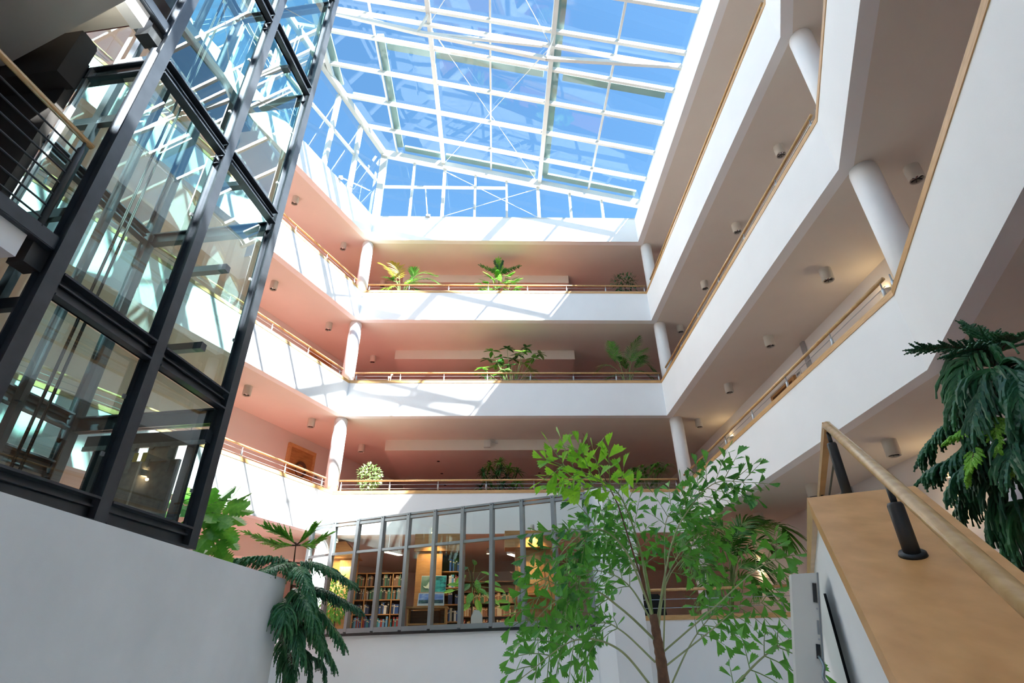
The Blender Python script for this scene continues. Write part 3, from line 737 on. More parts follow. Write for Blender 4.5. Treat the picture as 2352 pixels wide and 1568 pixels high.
# ================================================================== LIBRARY
zs, ztr_, zt = ZC+.60, ZC+2.16, ZC+2.83
lib = thing('window_4', None, None, (LIB[5].x, LIB[5].y, zs), None, 'structure')
def v3(p, z): return Vector((p.x, p.y, z))
nl = Vector((.4166, .9091, 0))
for k, p in enumerate(LIB):
    MB().box((p.x, p.y, (zs+zt)/2+.01), (.075, .12, zt-zs+.10), rz=-math.radians(24.6)).build('mullion', 'alu', lib)
    MB().box(Vector((p.x, p.y, zt+.02))-nl*.062, (.02, .01, .02), rz=-math.radians(24.6)).build('bolt', 'steel_dark', lib)
for k in range(10):
    a, b = LIB[k], LIB[k+1]; d = (b-a).normalized()*.036; a = a+d; b = b-d
    MB().beam(v3(a, zs-.02), v3(b, zs-.02), .11, .09).build('sill_rail', 'alu', lib)
    MB().beam(v3(a, ztr_), v3(b, ztr_), .08, .055).build('transom', 'alu', lib)
    MB().beam(v3(a, zt-.03), v3(b, zt-.03), .08, .06).build('head_rail', 'alu', lib)
    MB().beam(v3(a, zt+.045)+nl*.02, v3(b, zt+.045)+nl*.02, .10, .04).build('head_rail', 'alu', lib)
    for z0, z1 in ((zs+.025, ztr_-.03), (ztr_+.03, zt-.06)):
        MB().slab([v3(a, z0), v3(b, z0), v3(b, z1), v3(a, z1)], nl*.012).build('pane', 'library_glass', lib)
MB().beam(v3(LIB[0], zs-.09)-nl*.03, v3(LIB[10], zs-.09)-nl*.03, .05, .05).build('drip_edge', 'steel_dark', lib)

BOOKC = {'blue': (.03, .09, .30), 'navy': (.02, .035, .10), 'teal': (.02, .20, .25), 'white': (.68, .68, .66), 'cream': (.55, .47, .33), 'brown': (.22, .10, .05),
         'red': (.28, .03, .03), 'green': (.04, .15, .08), 'tan': (.38, .24, .12), 'black': (.02, .02, .025), 'grey': (.25, .26, .28), 'sky': (.12, .33, .60)}
for k_, c_ in BOOKC.items(): mat('book_'+k_, c_, .55, noise=.12, nscale=20)
ZF = FL[0]
def bookcase(label, c, size, rz_, shelves, group, m='wood_library', back=True, uprights=()):
    """c: base centre; local x width, y depth (front is -y)"""
    wd, dp, h = size; c = Vector(c); R = Matrix.Rotation(rz_, 3, 'Z')
    t = thing('bookcase', label, 'bookcase', c, group)
    def bb(cc, sz, name, mm=m): return MB().box(c+R@Vector(cc), sz, M=R).build(name, mm, t)
    for s_ in (-1, 1): bb((s_*(wd/2-.012), 0, h/2), (.024, dp, h), 'side_panel')
    for u in uprights: bb((u, 0, h/2), (.022, dp, h), 'divider')
    bb((0, 0, h-.012), (wd-.05, dp, .024), 'top_panel')
    bb((0, dp/2-.006, h/2), (wd-.05, .012, h-.03), 'back_panel', 'wood_dark')
    for z in shelves: bb((0, 0, z), (wd-.05, dp-.02, .022), 'shelf')
    return t, c, R
book_mesh = {}
def book(c, R, x, y, z, w_, d_, h_, col, label, tilt=0):
    key = (col, round(w_, 3), round(h_, 2))
    if key not in book_mesh:
        mb = MB(); mb.box((0, 0, h_/2), (w_, d_, h_)); mb.box((0, -d_/2-.001, h_*.78), (w_*.86, .003, h_*.10))
        me = bpy.data.meshes.new('book'); me.from_pydata([tuple(v) for v in mb.v], [], mb.f); me.materials.append(MATS['book_'+col]); me.materials.append(MATS['book_cream'])
        for i in range(6, 12): me.polygons[i].material_index = 1
        book_mesh[key] = me
    o = bpy.data.objects.new('book', book_mesh[key]); COL.objects.link(o)
    o.matrix_world = Matrix.Translation(c+R@Vector((x, y, z))) @ (R.to_4x4() @ Matrix.Rotation(tilt, 4, 'Y'))
    tag(o, label, 'book'); return o
NUMW = ['first', 'second', 'third', 'fourth', 'fifth', 'sixth', 'seventh', 'eighth', 'ninth', 'tenth', 'eleventh', 'twelfth', 'thirteenth', 'fourteenth', 'fifteenth',
        'sixteenth', 'seventeenth', 'eighteenth', 'nineteenth', 'twentieth', 'twenty-first', 'twenty-second', 'twenty-third', 'twenty-fourth', 'twenty-fifth', 'twenty-sixth', 'twenty-seventh', 'twenty-eighth', 'twenty-ninth', 'thirtieth', 'thirty-first', 'thirty-second', 'thirty-third', 'thirty-fourth', 'thirty-fifth', 'thirty-sixth']
rnd = random.Random(3)
COLN = {'blue': 'blue', 'navy': 'dark blue', 'teal': 'teal', 'white': 'white', 'cream': 'cream', 'brown': 'brown', 'red': 'dark red', 'green': 'green', 'tan': 'tan', 'black': 'black', 'grey': 'grey', 'sky': 'light blue'}
def fill(c, R, x0, x1, ys, z, cols, where, hr=(.20, .28), wr=(.025, .05), fillp=.93):
    x = x0; k = 0
    while True:
        w_ = rnd.choice([.026, .034, .042, .05]); w_ = min(max(w_, wr[0]), wr[1]); h_ = rnd.choice([.20, .22, .24, .26, .28]); h_ = min(max(h_, hr[0]), hr[1])
        if x+w_ > x1 or k >= len(NUMW): break
        if rnd.random() < fillp:
            col = rnd.choice(cols)
            o = book(c, R, x+w_/2, ys, z+.0115, w_-.002, .17, h_, col, '%s %s book from left on %s' % (NUMW[k], COLN[col], where)); k += 1
            o['group'] = 'books on '+where
        x += w_
# timber units under the gallery
tA, cA, RA = bookcase('tall oak bookcase with open right end behind the glass screen, carrying the flower picture', (-1.30, 14.45, ZF), (1.0, .42, 2.26), 0, (.36, .72, 1.08, 1.44, 1.80), 'library bookcases', 'wood_library')
MB().box((-1.58, 14.20, ZF+1.13), (.62, .03, 2.26)).build('front_panel', 'wood_library', tA)
MB().box((-1.36, 14.42, ZF+2.46), (1.2, .56, .40)).build('head_box', 'wood_library', tA)
MB().box((-1.42, 13.98, ZF+1.28), (.64, .42, .03)).build('display_ledge', 'wood_library', tA)
for zi, cols, nm in ((.36, ['white', 'cream', 'grey'], 'lowest'), (.72, ['white', 'teal', 'blue', 'cream', 'black', 'red'], 'second'), (1.08, ['black', 'navy'], 'third'), (1.44, ['white', 'red', 'sky', 'blue', 'cream'], 'fourth'), (1.80, ['navy', 'black', 'blue'], 'top')):
    fill(cA, RA, .20, .47, -.10, zi, cols, 'the %s shelf of the tall oak bookcase' % nm)
# dark bookshelves at the left
tB, cB, RB_ = bookcase('dark bookcase at the left end of the library, standing behind the pine', (-3.15, 16.0, ZF), (1.5, .34, 2.0), 0, (.32, .66, 1.0, 1.34, 1.66), 'library bookcases', 'wood_library', uprights=(-.25, .45))
for zi, cols, nm in ((.32, ['white', 'grey', 'black', 'teal'], 'lowest'), (.66, ['blue', 'sky', 'teal', 'navy', 'red'], 'second'), (1.0, ['navy', 'blue', 'black', 'white'], 'third'), (1.34, ['green', 'black', 'grey', 'teal', 'brown'], 'fourth'), (1.66, ['black', 'green', 'brown'], 'top')):
    for x0, x1, sec in ((-.71, -.27, 'left'), (-.23, .43, 'middle'), (.47, .72, 'right')):
        fill(cB, RB_, x0, x1, -.07, zi, cols, 'the %s shelf, %s, of dark bookcase' % (nm, sec), fillp=.85)
tC, cC, RC = bookcase('long low-lit bookcase deep in the library under the pendant strip', (-.15, 17.6, ZF), (2.2, .32, 1.95), 0, (.34, .68, 1.02, 1.36, 1.66), 'library bookcases', 'wood_dark', uprights=(0,))
for zi, cols, nm in ((.34, ['tan', 'brown', 'cream', 'red'], 'lowest'), (.68, ['tan', 'cream', 'brown', 'red'], 'second'), (1.02, ['tan', 'brown', 'cream'], 'third'), (1.36, ['brown', 'tan', 'green'], 'fourth')):
    for x0, x1, sec in ((-1.05, -.03, 'left'), (.03, 1.05, 'right')):
        fill(cC, RC, x0, x1, -.06, zi, cols, 'the %s shelf, %s half, of low-lit bookcase' % (nm, sec), hr=(.20, .26), wr=(.034, .05))
# right timber cupboard
cb = thing('cupboard', 'oak cupboard with panelled door and ledge at the right end of the library', 'cupboard', (.95, 14.1, ZF))
MB().box((.95, 14.12, ZF+1.15), (.92, .4, 2.3)).build('body', 'wood_library', cb)
MB().box((.80, 14.05, ZF+2.45), (1.12, .62, .38)).build('head_box', 'wood_library', cb)
dd = MB().box((.86, 13.905, ZF+1.75), (.62, .03, .95)).build('door', 'wood_library', cb)
MB().box((.90, 13.885, ZF+1.78), (.34, .012, .62)).build('door_panel', 'wood_pale', dd)
MB().box((.90, 13.85, ZF+1.24), (.72, .2, .03)).build('ledge', 'wood_pale', cb)
# left warm timber unit
lu = thing('wall_unit_timber', 'warm lit oak wall unit at the far left end of the library', 'cupboard', (-4.0, 15.6, ZF))
MB().box((-4.02, 15.62, ZF+1.3), (.75, .4, 2.55)).build('body', 'wood_library', lu)
MB().slab([(-4.5, 15.35, ZF+2.3), (-3.55, 15.35, ZF+2.3), (-3.95, 15.35, ZF+2.72), (-4.5, 15.35, ZF+2.72)], (0, .5, 0)).build('head_box', 'wood_library', lu)
MB().box((-3.85, 15.39, ZF+1.6), (.35, .05, 1.3)).build('door', 'wood_pale', lu)
# low desk with open picture book
dk = thing('desk', 'low oak display desk holding the open picture book', 'desk', (-1.45, 13.25, ZF))
MB().box((-1.45, 13.25, ZF+.94), (.88, .4, .035)).build('desk_top', 'wood_library', dk)
for s_ in (-1, 1): MB().box((-1.45+s_*.40, 13.25, ZF+.46), (.035, .36, .92)).build('side_panel', 'wood_library', dk)
MB().box((-1.45, 13.42, ZF+.5), (.77, .02, .8)).build('back_panel', 'wood_dark', dk)
MB().box((-1.45, 13.25, ZF+.62), (.77, .36, .03)).build('shelf', 'wood_library', dk)
def picmat(name, stops, sc, vec=(1, 1, 1)):
    m = bpy.data.materials.new(name); m.use_nodes = True; t = m.node_tree; b = t.nodes['Principled BSDF']; b.inputs['Roughness'].default_value = .35
    tc = t.nodes.new('ShaderNodeTexCoord'); mp = t.nodes.new('ShaderNodeMapping'); mp.inputs['Scale'].default_value = vec
    n = t.nodes.new('ShaderNodeTexNoise'); n.inputs['Scale'].default_value = sc; n.inputs['Detail'].default_value = 3; n.inputs['Distortion'].default_value = .6
    r = t.nodes.new('ShaderNodeValToRGB'); e = r.color_ramp.elements
    e[0].position, e[0].color = stops[0][0], (*stops[0][1], 1); e[1].position, e[1].color = stops[-1][0], (*stops[-1][1], 1)
    for p, c in stops[1:-1]: q = e.new(p); q.color = (*c, 1)
    t.links.new(tc.outputs['Object'], mp.inputs[0]); t.links.new(mp.outputs[0], n.inputs[0]); t.links.new(n.outputs[0], r.inputs[0]); t.links.new(r.outputs[0], b.inputs['Base Color'])
    MATS[name] = m
picmat('pic_flower', [(.3, (.05, .12, .06)), (.5, (.14, .24, .14)), (.75, (.30, .36, .28))], 4)
picmat('pic_teal', [(.35, (.005, .05, .06)), (.5, (.01, .22, .22)), (.65, (.05, .40, .36))], 6, (1, 1, 2.5))
picmat('pic_sky', [(.35, (.10, .18, .55)), (.55, (.30, .42, .80)), (.7, (.7, .78, .9))], 5, (1, 1, 2))
picmat('pic_hill', [(.4, (.02, .05, .10)), (.55, (.06, .14, .12)), (.7, (.3, .35, .5))], 7, (1, 1, 2))
mat('petal', (.78, .84, .62), .5, noise=.15, nscale=20); mat('petal_pink', (.72, .42, .44), .5, noise=.3, nscale=20); mat('paper', (.80, .80, .78), .6, noise=.02)
RT = Matrix.Rotation(math.radians(-14), 3, 'X')
fp = thing('flower_picture', 'pale lily and teal leaf picture leaning on the oak ledge', 'picture', (-1.42, 13.92, ZF+1.295))
c0 = Vector((-1.42, 13.90, ZF+1.30+.19))
MB().box(c0, (.58, .012, .38), M=RT).build('board', 'paper', fp)
MB().box(c0+RT@Vector((-.12, -.009, 0)), (.33, .006, .36), M=RT).build('lily_print', 'pic_flower', fp)
MB().box(c0+RT@Vector((.165, -.009, 0)), (.24, .006, .36), M=RT).build('teal_print', 'pic_teal', fp)
mb = MB()
for k in range(9):
    a = k*.7; L = .07+.03*(k % 3); d = Vector((math.cos(a)*.7, 0, abs(math.sin(a))*.9)); s_ = Vector((-d.z, 0, d.x))*.028
    q = [Vector((-.13, -.014-.001*k, -.10))+v for v in (Vector((0, 0, 0)), d*L*.6+s_, d*L*1.3, d*L*.6-s_)]
    mb.add([c0+RT@v for v in q], [(0, 1, 2, 3)])
mb.build('lily_flower', 'petal', fp)
pbk = thing('picture_book', 'open landscape picture book standing on the low oak desk', 'book', (-1.38, 13.15, ZF+.96))
for s_, nm, pa, pb_ in ((-1, 'left', 'pic_sky', 'pic_hill'), (1, 'right', 'pic_sky', 'pic_hill')):
    Rb = Matrix.Rotation(s_*math.radians(10), 3, 'Z') @ Matrix.Rotation(math.radians(-12), 3, 'X')
    c = Vector((-1.38+s_*.145, 13.12, ZF+.965+.135))
    MB().box(c, (.28, .014, .26), M=Rb).build('page', 'paper', pbk)
    MB().box(c+Rb@Vector((0, -.0095, .045)), (.235, .005, .12), M=Rb).build('sky_print', pa, pbk)
    MB().box(c+Rb@Vector((0, -.0095, -.05)), (.235, .005, .07), M=Rb).build('hill_print', pb_, pbk)
# table with vase
tb = thing('table', 'small oak table with the flower vase at the right end of the library', 'table', (.77, 12.75, ZF))
MB().box((.77, 12.75, ZF+.90), (.90, .5, .035)).build('table_top', 'wood_library', tb)
for sx in (-1, 1):
    for sy in (-1, 1): MB().box((.77+sx*.40, 12.75+sy*.2, ZF+.44), (.05, .05, .88)).build('leg', 'wood_library', tb)
vs_ = thing('vase', 'tall grey vase with pink lilies on the small oak table', 'vase', (.55, 12.8, ZF+.9175))
MB().lathe((.55, 12.8, ZF+.9175), [(.05, 0), (.075, .10), (.06, .22), (.045, .27), (.055, .29)], 18).build('vessel', 'galvanised', vs_, True)
for k in range(9):
    a = k*2.4; L = .28+.10*(k % 3); p = Vector((.55, 12.8, ZF+1.18)); q = p+Vector((math.cos(a)*.17, math.sin(a)*.10, L))
    st_ = MB().tube([p, (p+q)/2+Vector((0, 0, .05)), q], .004, 5).build('stem', 'stem_green', vs_)
    mb = MB()
    for j in range(6):
        b = j*math.pi/3; d = Vector((math.cos(b), math.sin(b), .5)); s_ = Vector((-math.sin(b), math.cos(b), 0))*.022
        mb.add([q, q+d*.05+s_, q+d*.085, q+d*.05-s_], [(0, 1, 2, 3)])
    mb.build('flower', 'petal_pink', st_)
wc = thing('white_chair', 'white plastic chair whose back shows above the library sill', 'chair', (-.36, 12.6, ZF))
mb = MB(); mb.slab([(-.48, 12.44, ZF+.44), (-.24, 12.44, ZF+.44), (-.25, 12.40, ZF+.72), (-.31, 12.39, ZF+.82), (-.42, 12.39, ZF+.83), (-.48, 12.40, ZF+.70)], (0, .03, 0)); mb.build('backrest', 'paper', wc)
MB().box((-.36, 12.63, ZF+.43), (.42, .42, .04)).build('seat', 'paper', wc)
for sx in (-1, 1):
    for sy in (-1, 1): MB().tube([(-.36+sx*.17, 12.63+sy*.17, ZF), (-.36+sx*.17, 12.63+sy*.17, ZF+.41)], .012, 8).build('leg', 'steel', wc)
# ceiling strip lamps and warm downlight glow inside the library
for x, y, lab in ((.52, 15.5, 'glowing strip lamp under the library ceiling left of the oak cupboard'), (-2.6, 15.0, 'glowing strip lamp under the library ceiling near the dark bookcase')):
    t = thing('strip_lamp', lab, 'strip lamp', (x, y, ZC+2.40))
    MB().box((x, y, ZC+2.435), (.14, .62, .05), rz=-.5).build('housing', 'housing', t)
    MB().box((x, y, ZC+2.404), (.12, .58, .014), rz=-.5).build('tube', 'strip_lamp', t)
    for s_ in (-1, 1):
        MB().tube([(x+s_*.1, y+s_*.2, ZC+2.46), (x+s_*.1, y+s_*.2, B[1]-.002)], .006, 6).build('hanger', 'steel', t)
    l = bpy.data.lights.new('strip_glow', 'AREA'); l.shape = 'RECTANGLE'; l.size = .12; l.size_y = .58; l.energy = 22 if x > 0 else 7; l.color = (1, .72, .42)
    lo = bpy.data.objects.new('strip_glow', l); COL.objects.link(lo); lo.parent = t; lo.location = (0, 0, -.02)
for x, y, e in ((-4.1, 15.0, 30), (-1.5, 14.0-.12, 16), (.9, 13.6, 18), (-.2, 17.0, 9)):
    t = thing('library_downlight', 'small warm downlight above the %s of the library' % {-4.1: 'far left unit', -1.5: 'tall oak bookcase', .9: 'oak cupboard', -.2: 'long bookcase'}[x], 'downlight', (x, y, ZC+2.70))
    if y < 14.9:
        MB().box((x, (y+14.9)/2+.05, ZC+2.80), (.03, 14.95-y+.05, .03)).build('arm', 'steel', t)
    else: MB().tube([(x, y, ZC+2.74), (x, y, B[1]-.002)], .012, 8).build('arm', 'steel', t)
    MB().lathe((x, y, ZC+2.70), [(.05, .0), (.05, .10), (.03, .12)], 14).build('can', 'housing', t, True)
    MB().lathe((x, y, ZC+2.70), [(.035, -.006), (.035, -.001)], 12).build('lens', 'warm_lamp', t)
    l = bpy.data.lights.new('spot_glow', 'SPOT'); l.energy = e*3; l.color = (1, .66, .32); l.spot_size = math.radians(110); l.spot_blend = .6; l.shadow_soft_size = .04
    lo = bpy.data.objects.new('spot_glow', l); COL.objects.link(lo); lo.parent = t; lo.location = (0, 0, -.02)
# ================================================================== PLANTS
rp = random.Random(11)
def sgn(): return rp.choice((-1, 1))
def basis(d, up):
    d = d.normalized(); s = d.cross(up)
    if s.length < 1e-3: s = d.cross(Vector((1, .3, 0)))
    s.normalize(); return d, s, s.cross(d)
def ribbon(mb, p, d, up, L, w, droop=0., fold=.15, seg=3):
    """slender folded leaf blade made of a left and a right half"""
    d, s, n = basis(d, up); rows = []
    for k in range(seg+1):
        t = k/seg; c = p+d*(L*t)+Vector((0, 0, -droop*L*t*t)); ww = w*(math.sin(math.pi*(.12+.88*t))**.7 if t < 1 else 0)
        rows.append((c+s*ww+n*(fold*ww), c, c-s*ww+n*(fold*ww)))
    b = len(mb.v)
    for r in rows: mb.v += list(r)
    for k in range(seg):
        a = b+3*k; mb.f += [(a, a+1, a+4, a+3), (a+1, a+2, a+5, a+4)]
def pot(t, x, y, z, r=.2, h=.38, m='pot'):
    MB().lathe((x, y, z), [(r*.78, 0), (r, h-.03), (r*1.06, h-.03), (r*1.06, h), (r*.94, h), (r*.9, h-.05)], 22).build('pot', m, t, True)
    MB().lathe((x, y, z), [(r*.9, h-.07), (r*.9, h-.045)], 18).build('soil', 'soil', t)
def frond(t, pts, m, L=.35, w=.016, n=22, start=.3, stem='stem_green', droop=.25, r=.008, ang=.75, up=None):
    c = bez(pts, 20); up = up or Vector((0, -.5, .85))
    mb = MB()
    for k in range(n):
        u = start+(1-start)*k/(n-1); i = min(int(u*20), 19); p = c[i].lerp(c[i+1], u*20-i); d = (c[i+1]-c[i])
        d, s, nn = basis(d, up); prof = math.sin(math.pi*(.18+.72*(u-start)/(1-start)))
        for sd in (-1, 1):
            a = ang*(1.15-.75*(u-start)/(1-start)); dd = d*math.cos(a)+s*(sd*math.sin(a))+nn*.12+Vector((rp.uniform(-.06, .06), rp.uniform(-.06, .06), rp.uniform(-.06, .06)))
            ribbon(mb, p, dd, nn, L*prof*rp.uniform(.9, 1.08), w, droop)
    f = mb.build('frond', m, t)
    MB().tube(c, [r*(1-.75*k/20) for k in range(21)], 5).build('rachis', stem, f)
    return f

# ------------------------------------------------------------------ fishtail palm
def fish_leaf():
    v = [(0, 0, 0), (.16, .38, .03), (.34, .72, .05), (.42, 1.0, .02), (.25, .88, .03), (.16, .97, .01), (.05, .84, .0), (-.06, .93, .01), (-.15, .78, .03), (-.27, .80, .04), (-.18, .42, .035)]
    f = [(0, 1, 6), (1, 2, 4), (2, 3, 4), (1, 4, 5), (1, 5, 6), (0, 6, 10), (6, 7, 8), (6, 8, 10), (8, 9, 10)]
    return v, f
FV, FF = fish_leaf(); FV2 = [(-x*.8, y*1.08, z) for x, y, z in FV]
def leafmesh(V_, m):
    me = bpy.data.meshes.new('leaflet'); me.from_pydata(V_, [], FF if V_ is FV else [f[::-1] for f in FF]); me.materials.append(MATS[m]); return me
LMESH = {m: (leafmesh(FV, m), leafmesh(FV2, m)) for m in ('leaf_fishtail', 'leaf_bright')}
fx, fy = 1.53, 5.85
fpalm = thing('fishtail_palm', 'large fishtail palm with jagged leaflets rising in front of the library', 'palm', (fx, fy, 0))
MB().lathe((fx, fy, 0), [(.34, 0), (.42, .42), (.45, .42), (.45, .46), (.40, .46), (.39, .40)], 26).build('planter', 'pot', fpalm, True)
MB().lathe((fx, fy, 0), [(.39, .36), (.39, .41)], 20).build('soil', 'soil', fpalm)
TRD = 6.05
tp = [Vector((fx, fy, .4))]+[atD(x, y, TRD) for x, y in ((1524, 1560), (1512, 1480), (1500, 1410))]
cv = bez(tp, 16); MB().tube(cv, [.055-.02*k/16+(.006 if k % 2 else 0) for k in range(17)], 10).build('trunk', 'palm_trunk', fpalm, True)
nleaf = [0]; rest = {'leaf_fishtail': MB(), 'leaf_bright': MB()}
def fish_frond(pix, m='leaf_fishtail', nb=9, bl=.42, ll=.15, start=.42, r=.012, hang=.15, flip=1, lim=True):
    pts = [atD(x, y, TRD+dd) for x, y, dd in pix]; c = bez(pts, 30)
    fr = MB().tube(c, [r*(1-.7*k/30) for k in range(31)], 6).build('frond', 'stem_pale' if m != 'leaf_bright' else 'stem_green', fpalm, True)
    mbS = MB()
    for b in range(nb*2+1):
        u = start+(1-start)*(b//2)/(nb) if b < nb*2 else 1.0
        i = min(int(u*30), 29); p = c[i].lerp(c[i+1], u*30-i); d = (c[i+1]-c[i]).normalized()
        view = (p-Vector((0, 0, ZC))).normalized()
        s = d.cross(view).normalized()*(1 if b % 2 else -1)
        prof = math.sin(math.pi*(.25+.62*(u-start)/(1-start)))
        dirb = (d*rp.uniform(.55, .85)+s*rp.uniform(.6, .9)+view*rp.uniform(-.55, .55)).normalized() if b < nb*2 else d
        Lb = bl*prof*rp.uniform(.8, 1.15); q = [p+dirb*(Lb*t)+Vector((0, 0, -hang*Lb*t*t)) for t in (0, .25, .5, .75, 1)]
        mbS.tube(q, [.0045, .004, .0035, .003, .002], 4, cap=False)
        nl = max(4, int(Lb/.052))
        for k in range(nl):
            t = .12+.88*k/(nl-1); j = min(int(t*4), 3); pp = q[j].lerp(q[j+1], t*4-j); dd = (q[j+1]-q[j]).normalized()
            sd = (1 if k % 2 else -1) if k < nl-1 else 0
            side = dd.cross(view).normalized()
            ld = (dd*rp.uniform(.55, .9)+side*(sd*rp.uniform(.5, .95))+view*rp.uniform(-.6, .35)+Vector((0, 0, -hang*1.4))).normalized()
            nrm = (view*-.7+Vector((rp.uniform(-1.1, 1.1), rp.uniform(-.8, .8), rp.uniform(-.2, 1.3)))).normalized()
            xa = ld.cross(nrm).normalized(); za = xa.cross(ld)
            sz = ll*rp.uniform(.75, 1.2)*(.75+.25*prof); wd = rp.uniform(.75, 1.15)
            M = Matrix((xa*sz*wd, ld*sz, za*sz)).transposed().to_4x4(); M.translation = pp
            V_ = rp.randint(0, 1)
            if lim and nleaf[0] < 300:
                o = bpy.data.objects.new('leaflet', LMESH[m][V_]); COL.objects.link(o); o.parent = fr
                M.translation = pp-ORG[fr.name]; o.matrix_local = M; nleaf[0] += 1
            else: rest[m].add([M @ Vector(v) for v in (FV, FV2)[V_]], FF)
    mbS.build('branchlet', 'stem_green', fr)
T0_ = (1500, 1420, 0)
fish_frond([T0_, (1478, 1290, -.1), (1425, 1140, -.3), (1352, 1090, -.5), (1275, 1062, -.6)], 'leaf_bright', 8, .40, .165, .45, .013, 0)  # brighter leaf colour stands in for the sun on this frond
fish_frond([(1508, 1430, 0), (1540, 1260, .1), (1575, 1180, .2), (1640, 1110, .2), (1728, 1108, .1)], 'leaf_fishtail', 9, .40, .135, .45, .011, .05)
fish_frond([(1505, 1430, 0), (1440, 1270, -.2), (1370, 1215, -.4), (1290, 1270, -.5), (1215, 1420, -.6)], 'leaf_fishtail', 9, .46, .13, .35, .012, .25)
fish_frond([(1505, 1470, 0), (1430, 1400, -.3), (1350, 1350, -.5), (1270, 1385, -.7), (1215, 1440, -.8)], 'leaf_fishtail', 7, .42, .13, .35, .012, .3)
fish_frond([(1520, 1500, 0), (1640, 1395, -.2), (1740, 1305, -.5), (1800, 1280, -.7)], 'leaf_fishtail', 3, .30, .15, .66, .009, .1)
fish_frond([(1528, 1530, 0), (1630, 1450, .1), (1700, 1395, .2), (1775, 1380, .2)], 'leaf_fishtail', 4, .32, .13, .55, .009, .25)
fish_frond([(1650, 1620, -.6), (1740, 1520, -.9), (1815, 1465, -1.1)], 'leaf_fishtail', 4, .32, .13, .2, .011, .25)
fish_frond([(1500, 1580, 0), (1420, 1490, -.6), (1320, 1470, -.9), (1200, 1555, -1.1)], 'leaf_fishtail', 6, .38, .125, .5, .012, .3)
fish_frond([(1522, 1560, 0), (1528, 1350, .2), (1532, 1190, .4), (1590, 1160, .6)], 'leaf_fishtail', 6, .38, .13, .62, .009, .1)
fish_frond([(1512, 1450, 0), (1530, 1330, .3), (1590, 1235, .6), (1660, 1210, .9)], 'leaf_fishtail', 6, .40, .14, .5, .010, .15)
fish_frond([(1500, 1430, 0), (1460, 1300, .3), (1390, 1240, .6), (1310, 1240, .8)], 'leaf_fishtail', 8, .44, .13, .35, .010, .2)
fish_frond([(1500, 1430, 0), (1440, 1340, .2), (1370, 1310, .4), (1290, 1330, .6)], 'leaf_fishtail', 8, .44, .13, .3, .010, .25, lim=False)
fish_frond([(1530, 1600, 0), (1580, 1490, .2), (1620, 1430, .3), (1650, 1400, .3)], 'leaf_fishtail', 4, .32, .13, .5, .009, .3, lim=False)
fish_frond([(1505, 1520, 0), (1430, 1450, .2), (1380, 1430, .3), (1310, 1460, .3)], 'leaf_fishtail', 6, .36, .13, .4, .010, .4, lim=False)
fish_frond([(1500, 1430, 0), (1480, 1320, .2), (1460, 1230, .4), (1400, 1190, .5)], 'leaf_fishtail', 8, .42, .13, .4, .010, .15, lim=False)
fish_frond([(1512, 1440, 0), (1530, 1340, .3), (1570, 1280, .5), (1610, 1270, .6)], 'leaf_fishtail', 5, .36, .13, .45, .009, .2, lim=False)
for m, mb in rest.items():
    if mb.v: o = mb.build('leaflets', m, fpalm); o['kind'] = 'stuff'
MB().tube([atD(1502, 1420, TRD), atD(1420, 1160, TRD), atD(1338, 994, TRD-.1)], [.010, .008, .002], 6).build('spear_shoot', 'palm_trunk', fpalm)

# ------------------------------------------------------------------ Norfolk pines
def twig(mb, p, d, L, r, droop, seg=9):
    pts = []; d = d.normalized()
    for k in range(seg+1):
        t = k/seg; q = d*(1-droop*t)+Vector((0, 0, -1))*(droop*t); pts.append((pts[-1]+q.normalized()*(L/seg)) if k else p)
    mb.tube(pts, [r*(1.2 if k % 2 else .75)*(1 if k < seg-1 else .5) for k in range(seg+1)], 5, cap=False)
def pbranch(t, pts, n, L, r, droop, m='leaf_pine', lat=.8, rb=.012, stem='bark', seg=9, start=.12):
    c = bez(pts, 24); mb = MB()
    for k in range(n):
        u = start+(1-start)*(k+.5*rp.random())/n; i = min(int(u*24), 23); p = c[i].lerp(c[i+1], u*24-i); d = (c[i+1]-c[i]).normalized()
        s = d.cross(Vector((0, 0, 1)));
        if s.length < .05: s = Vector((1, 0, 0))
        s.normalize(); nn = s.cross(d)
        for sd in (-1, 1):
            dd = d*rp.uniform(.5, .8)+s*(sd*lat)+nn*rp.uniform(-.1, .35)
            twig(mb, p, dd, L*rp.uniform(.7, 1.1)*(1-.45*u), r, droop*rp.uniform(.8, 1.15), seg)
    twig(mb, c[-1], c[-1]-c[-2], L*.5, r, droop*.5, seg)
    f = mb.build('branch', m, t)
    MB().tube(c, [rb*(1-.7*k/24) for k in range(25)], 5).build('bough', stem, f)
    return f
def poly(px, d): return [atD(x, y, d+(q[0] if q else 0)) for x, y, *q in px]
rpine = thing('norfolk_pine', 'dark drooping Norfolk pine hanging over the stair at the right edge', 'pine', S(4.45, 1.47).to_3d()+Vector((0, 0, FL[0])), 'Norfolk pines')
bx_, by_ = ORG[rpine.name].x, ORG[rpine.name].y
D_ = 4.6
pot(rpine, bx_, by_, FL[0], .24, .4)
MB().tube(bez([Vector((bx_, by_, FL[0]+.3)), atD(2390, 1200, 4.7), atD(2350, 950, 4.7), atD(2300, 830, 4.65), atD(2262, 790, 4.6)], 16), [.035-.0016*k for k in range(17)], 8).build('trunk', 'bark', rpine, True)
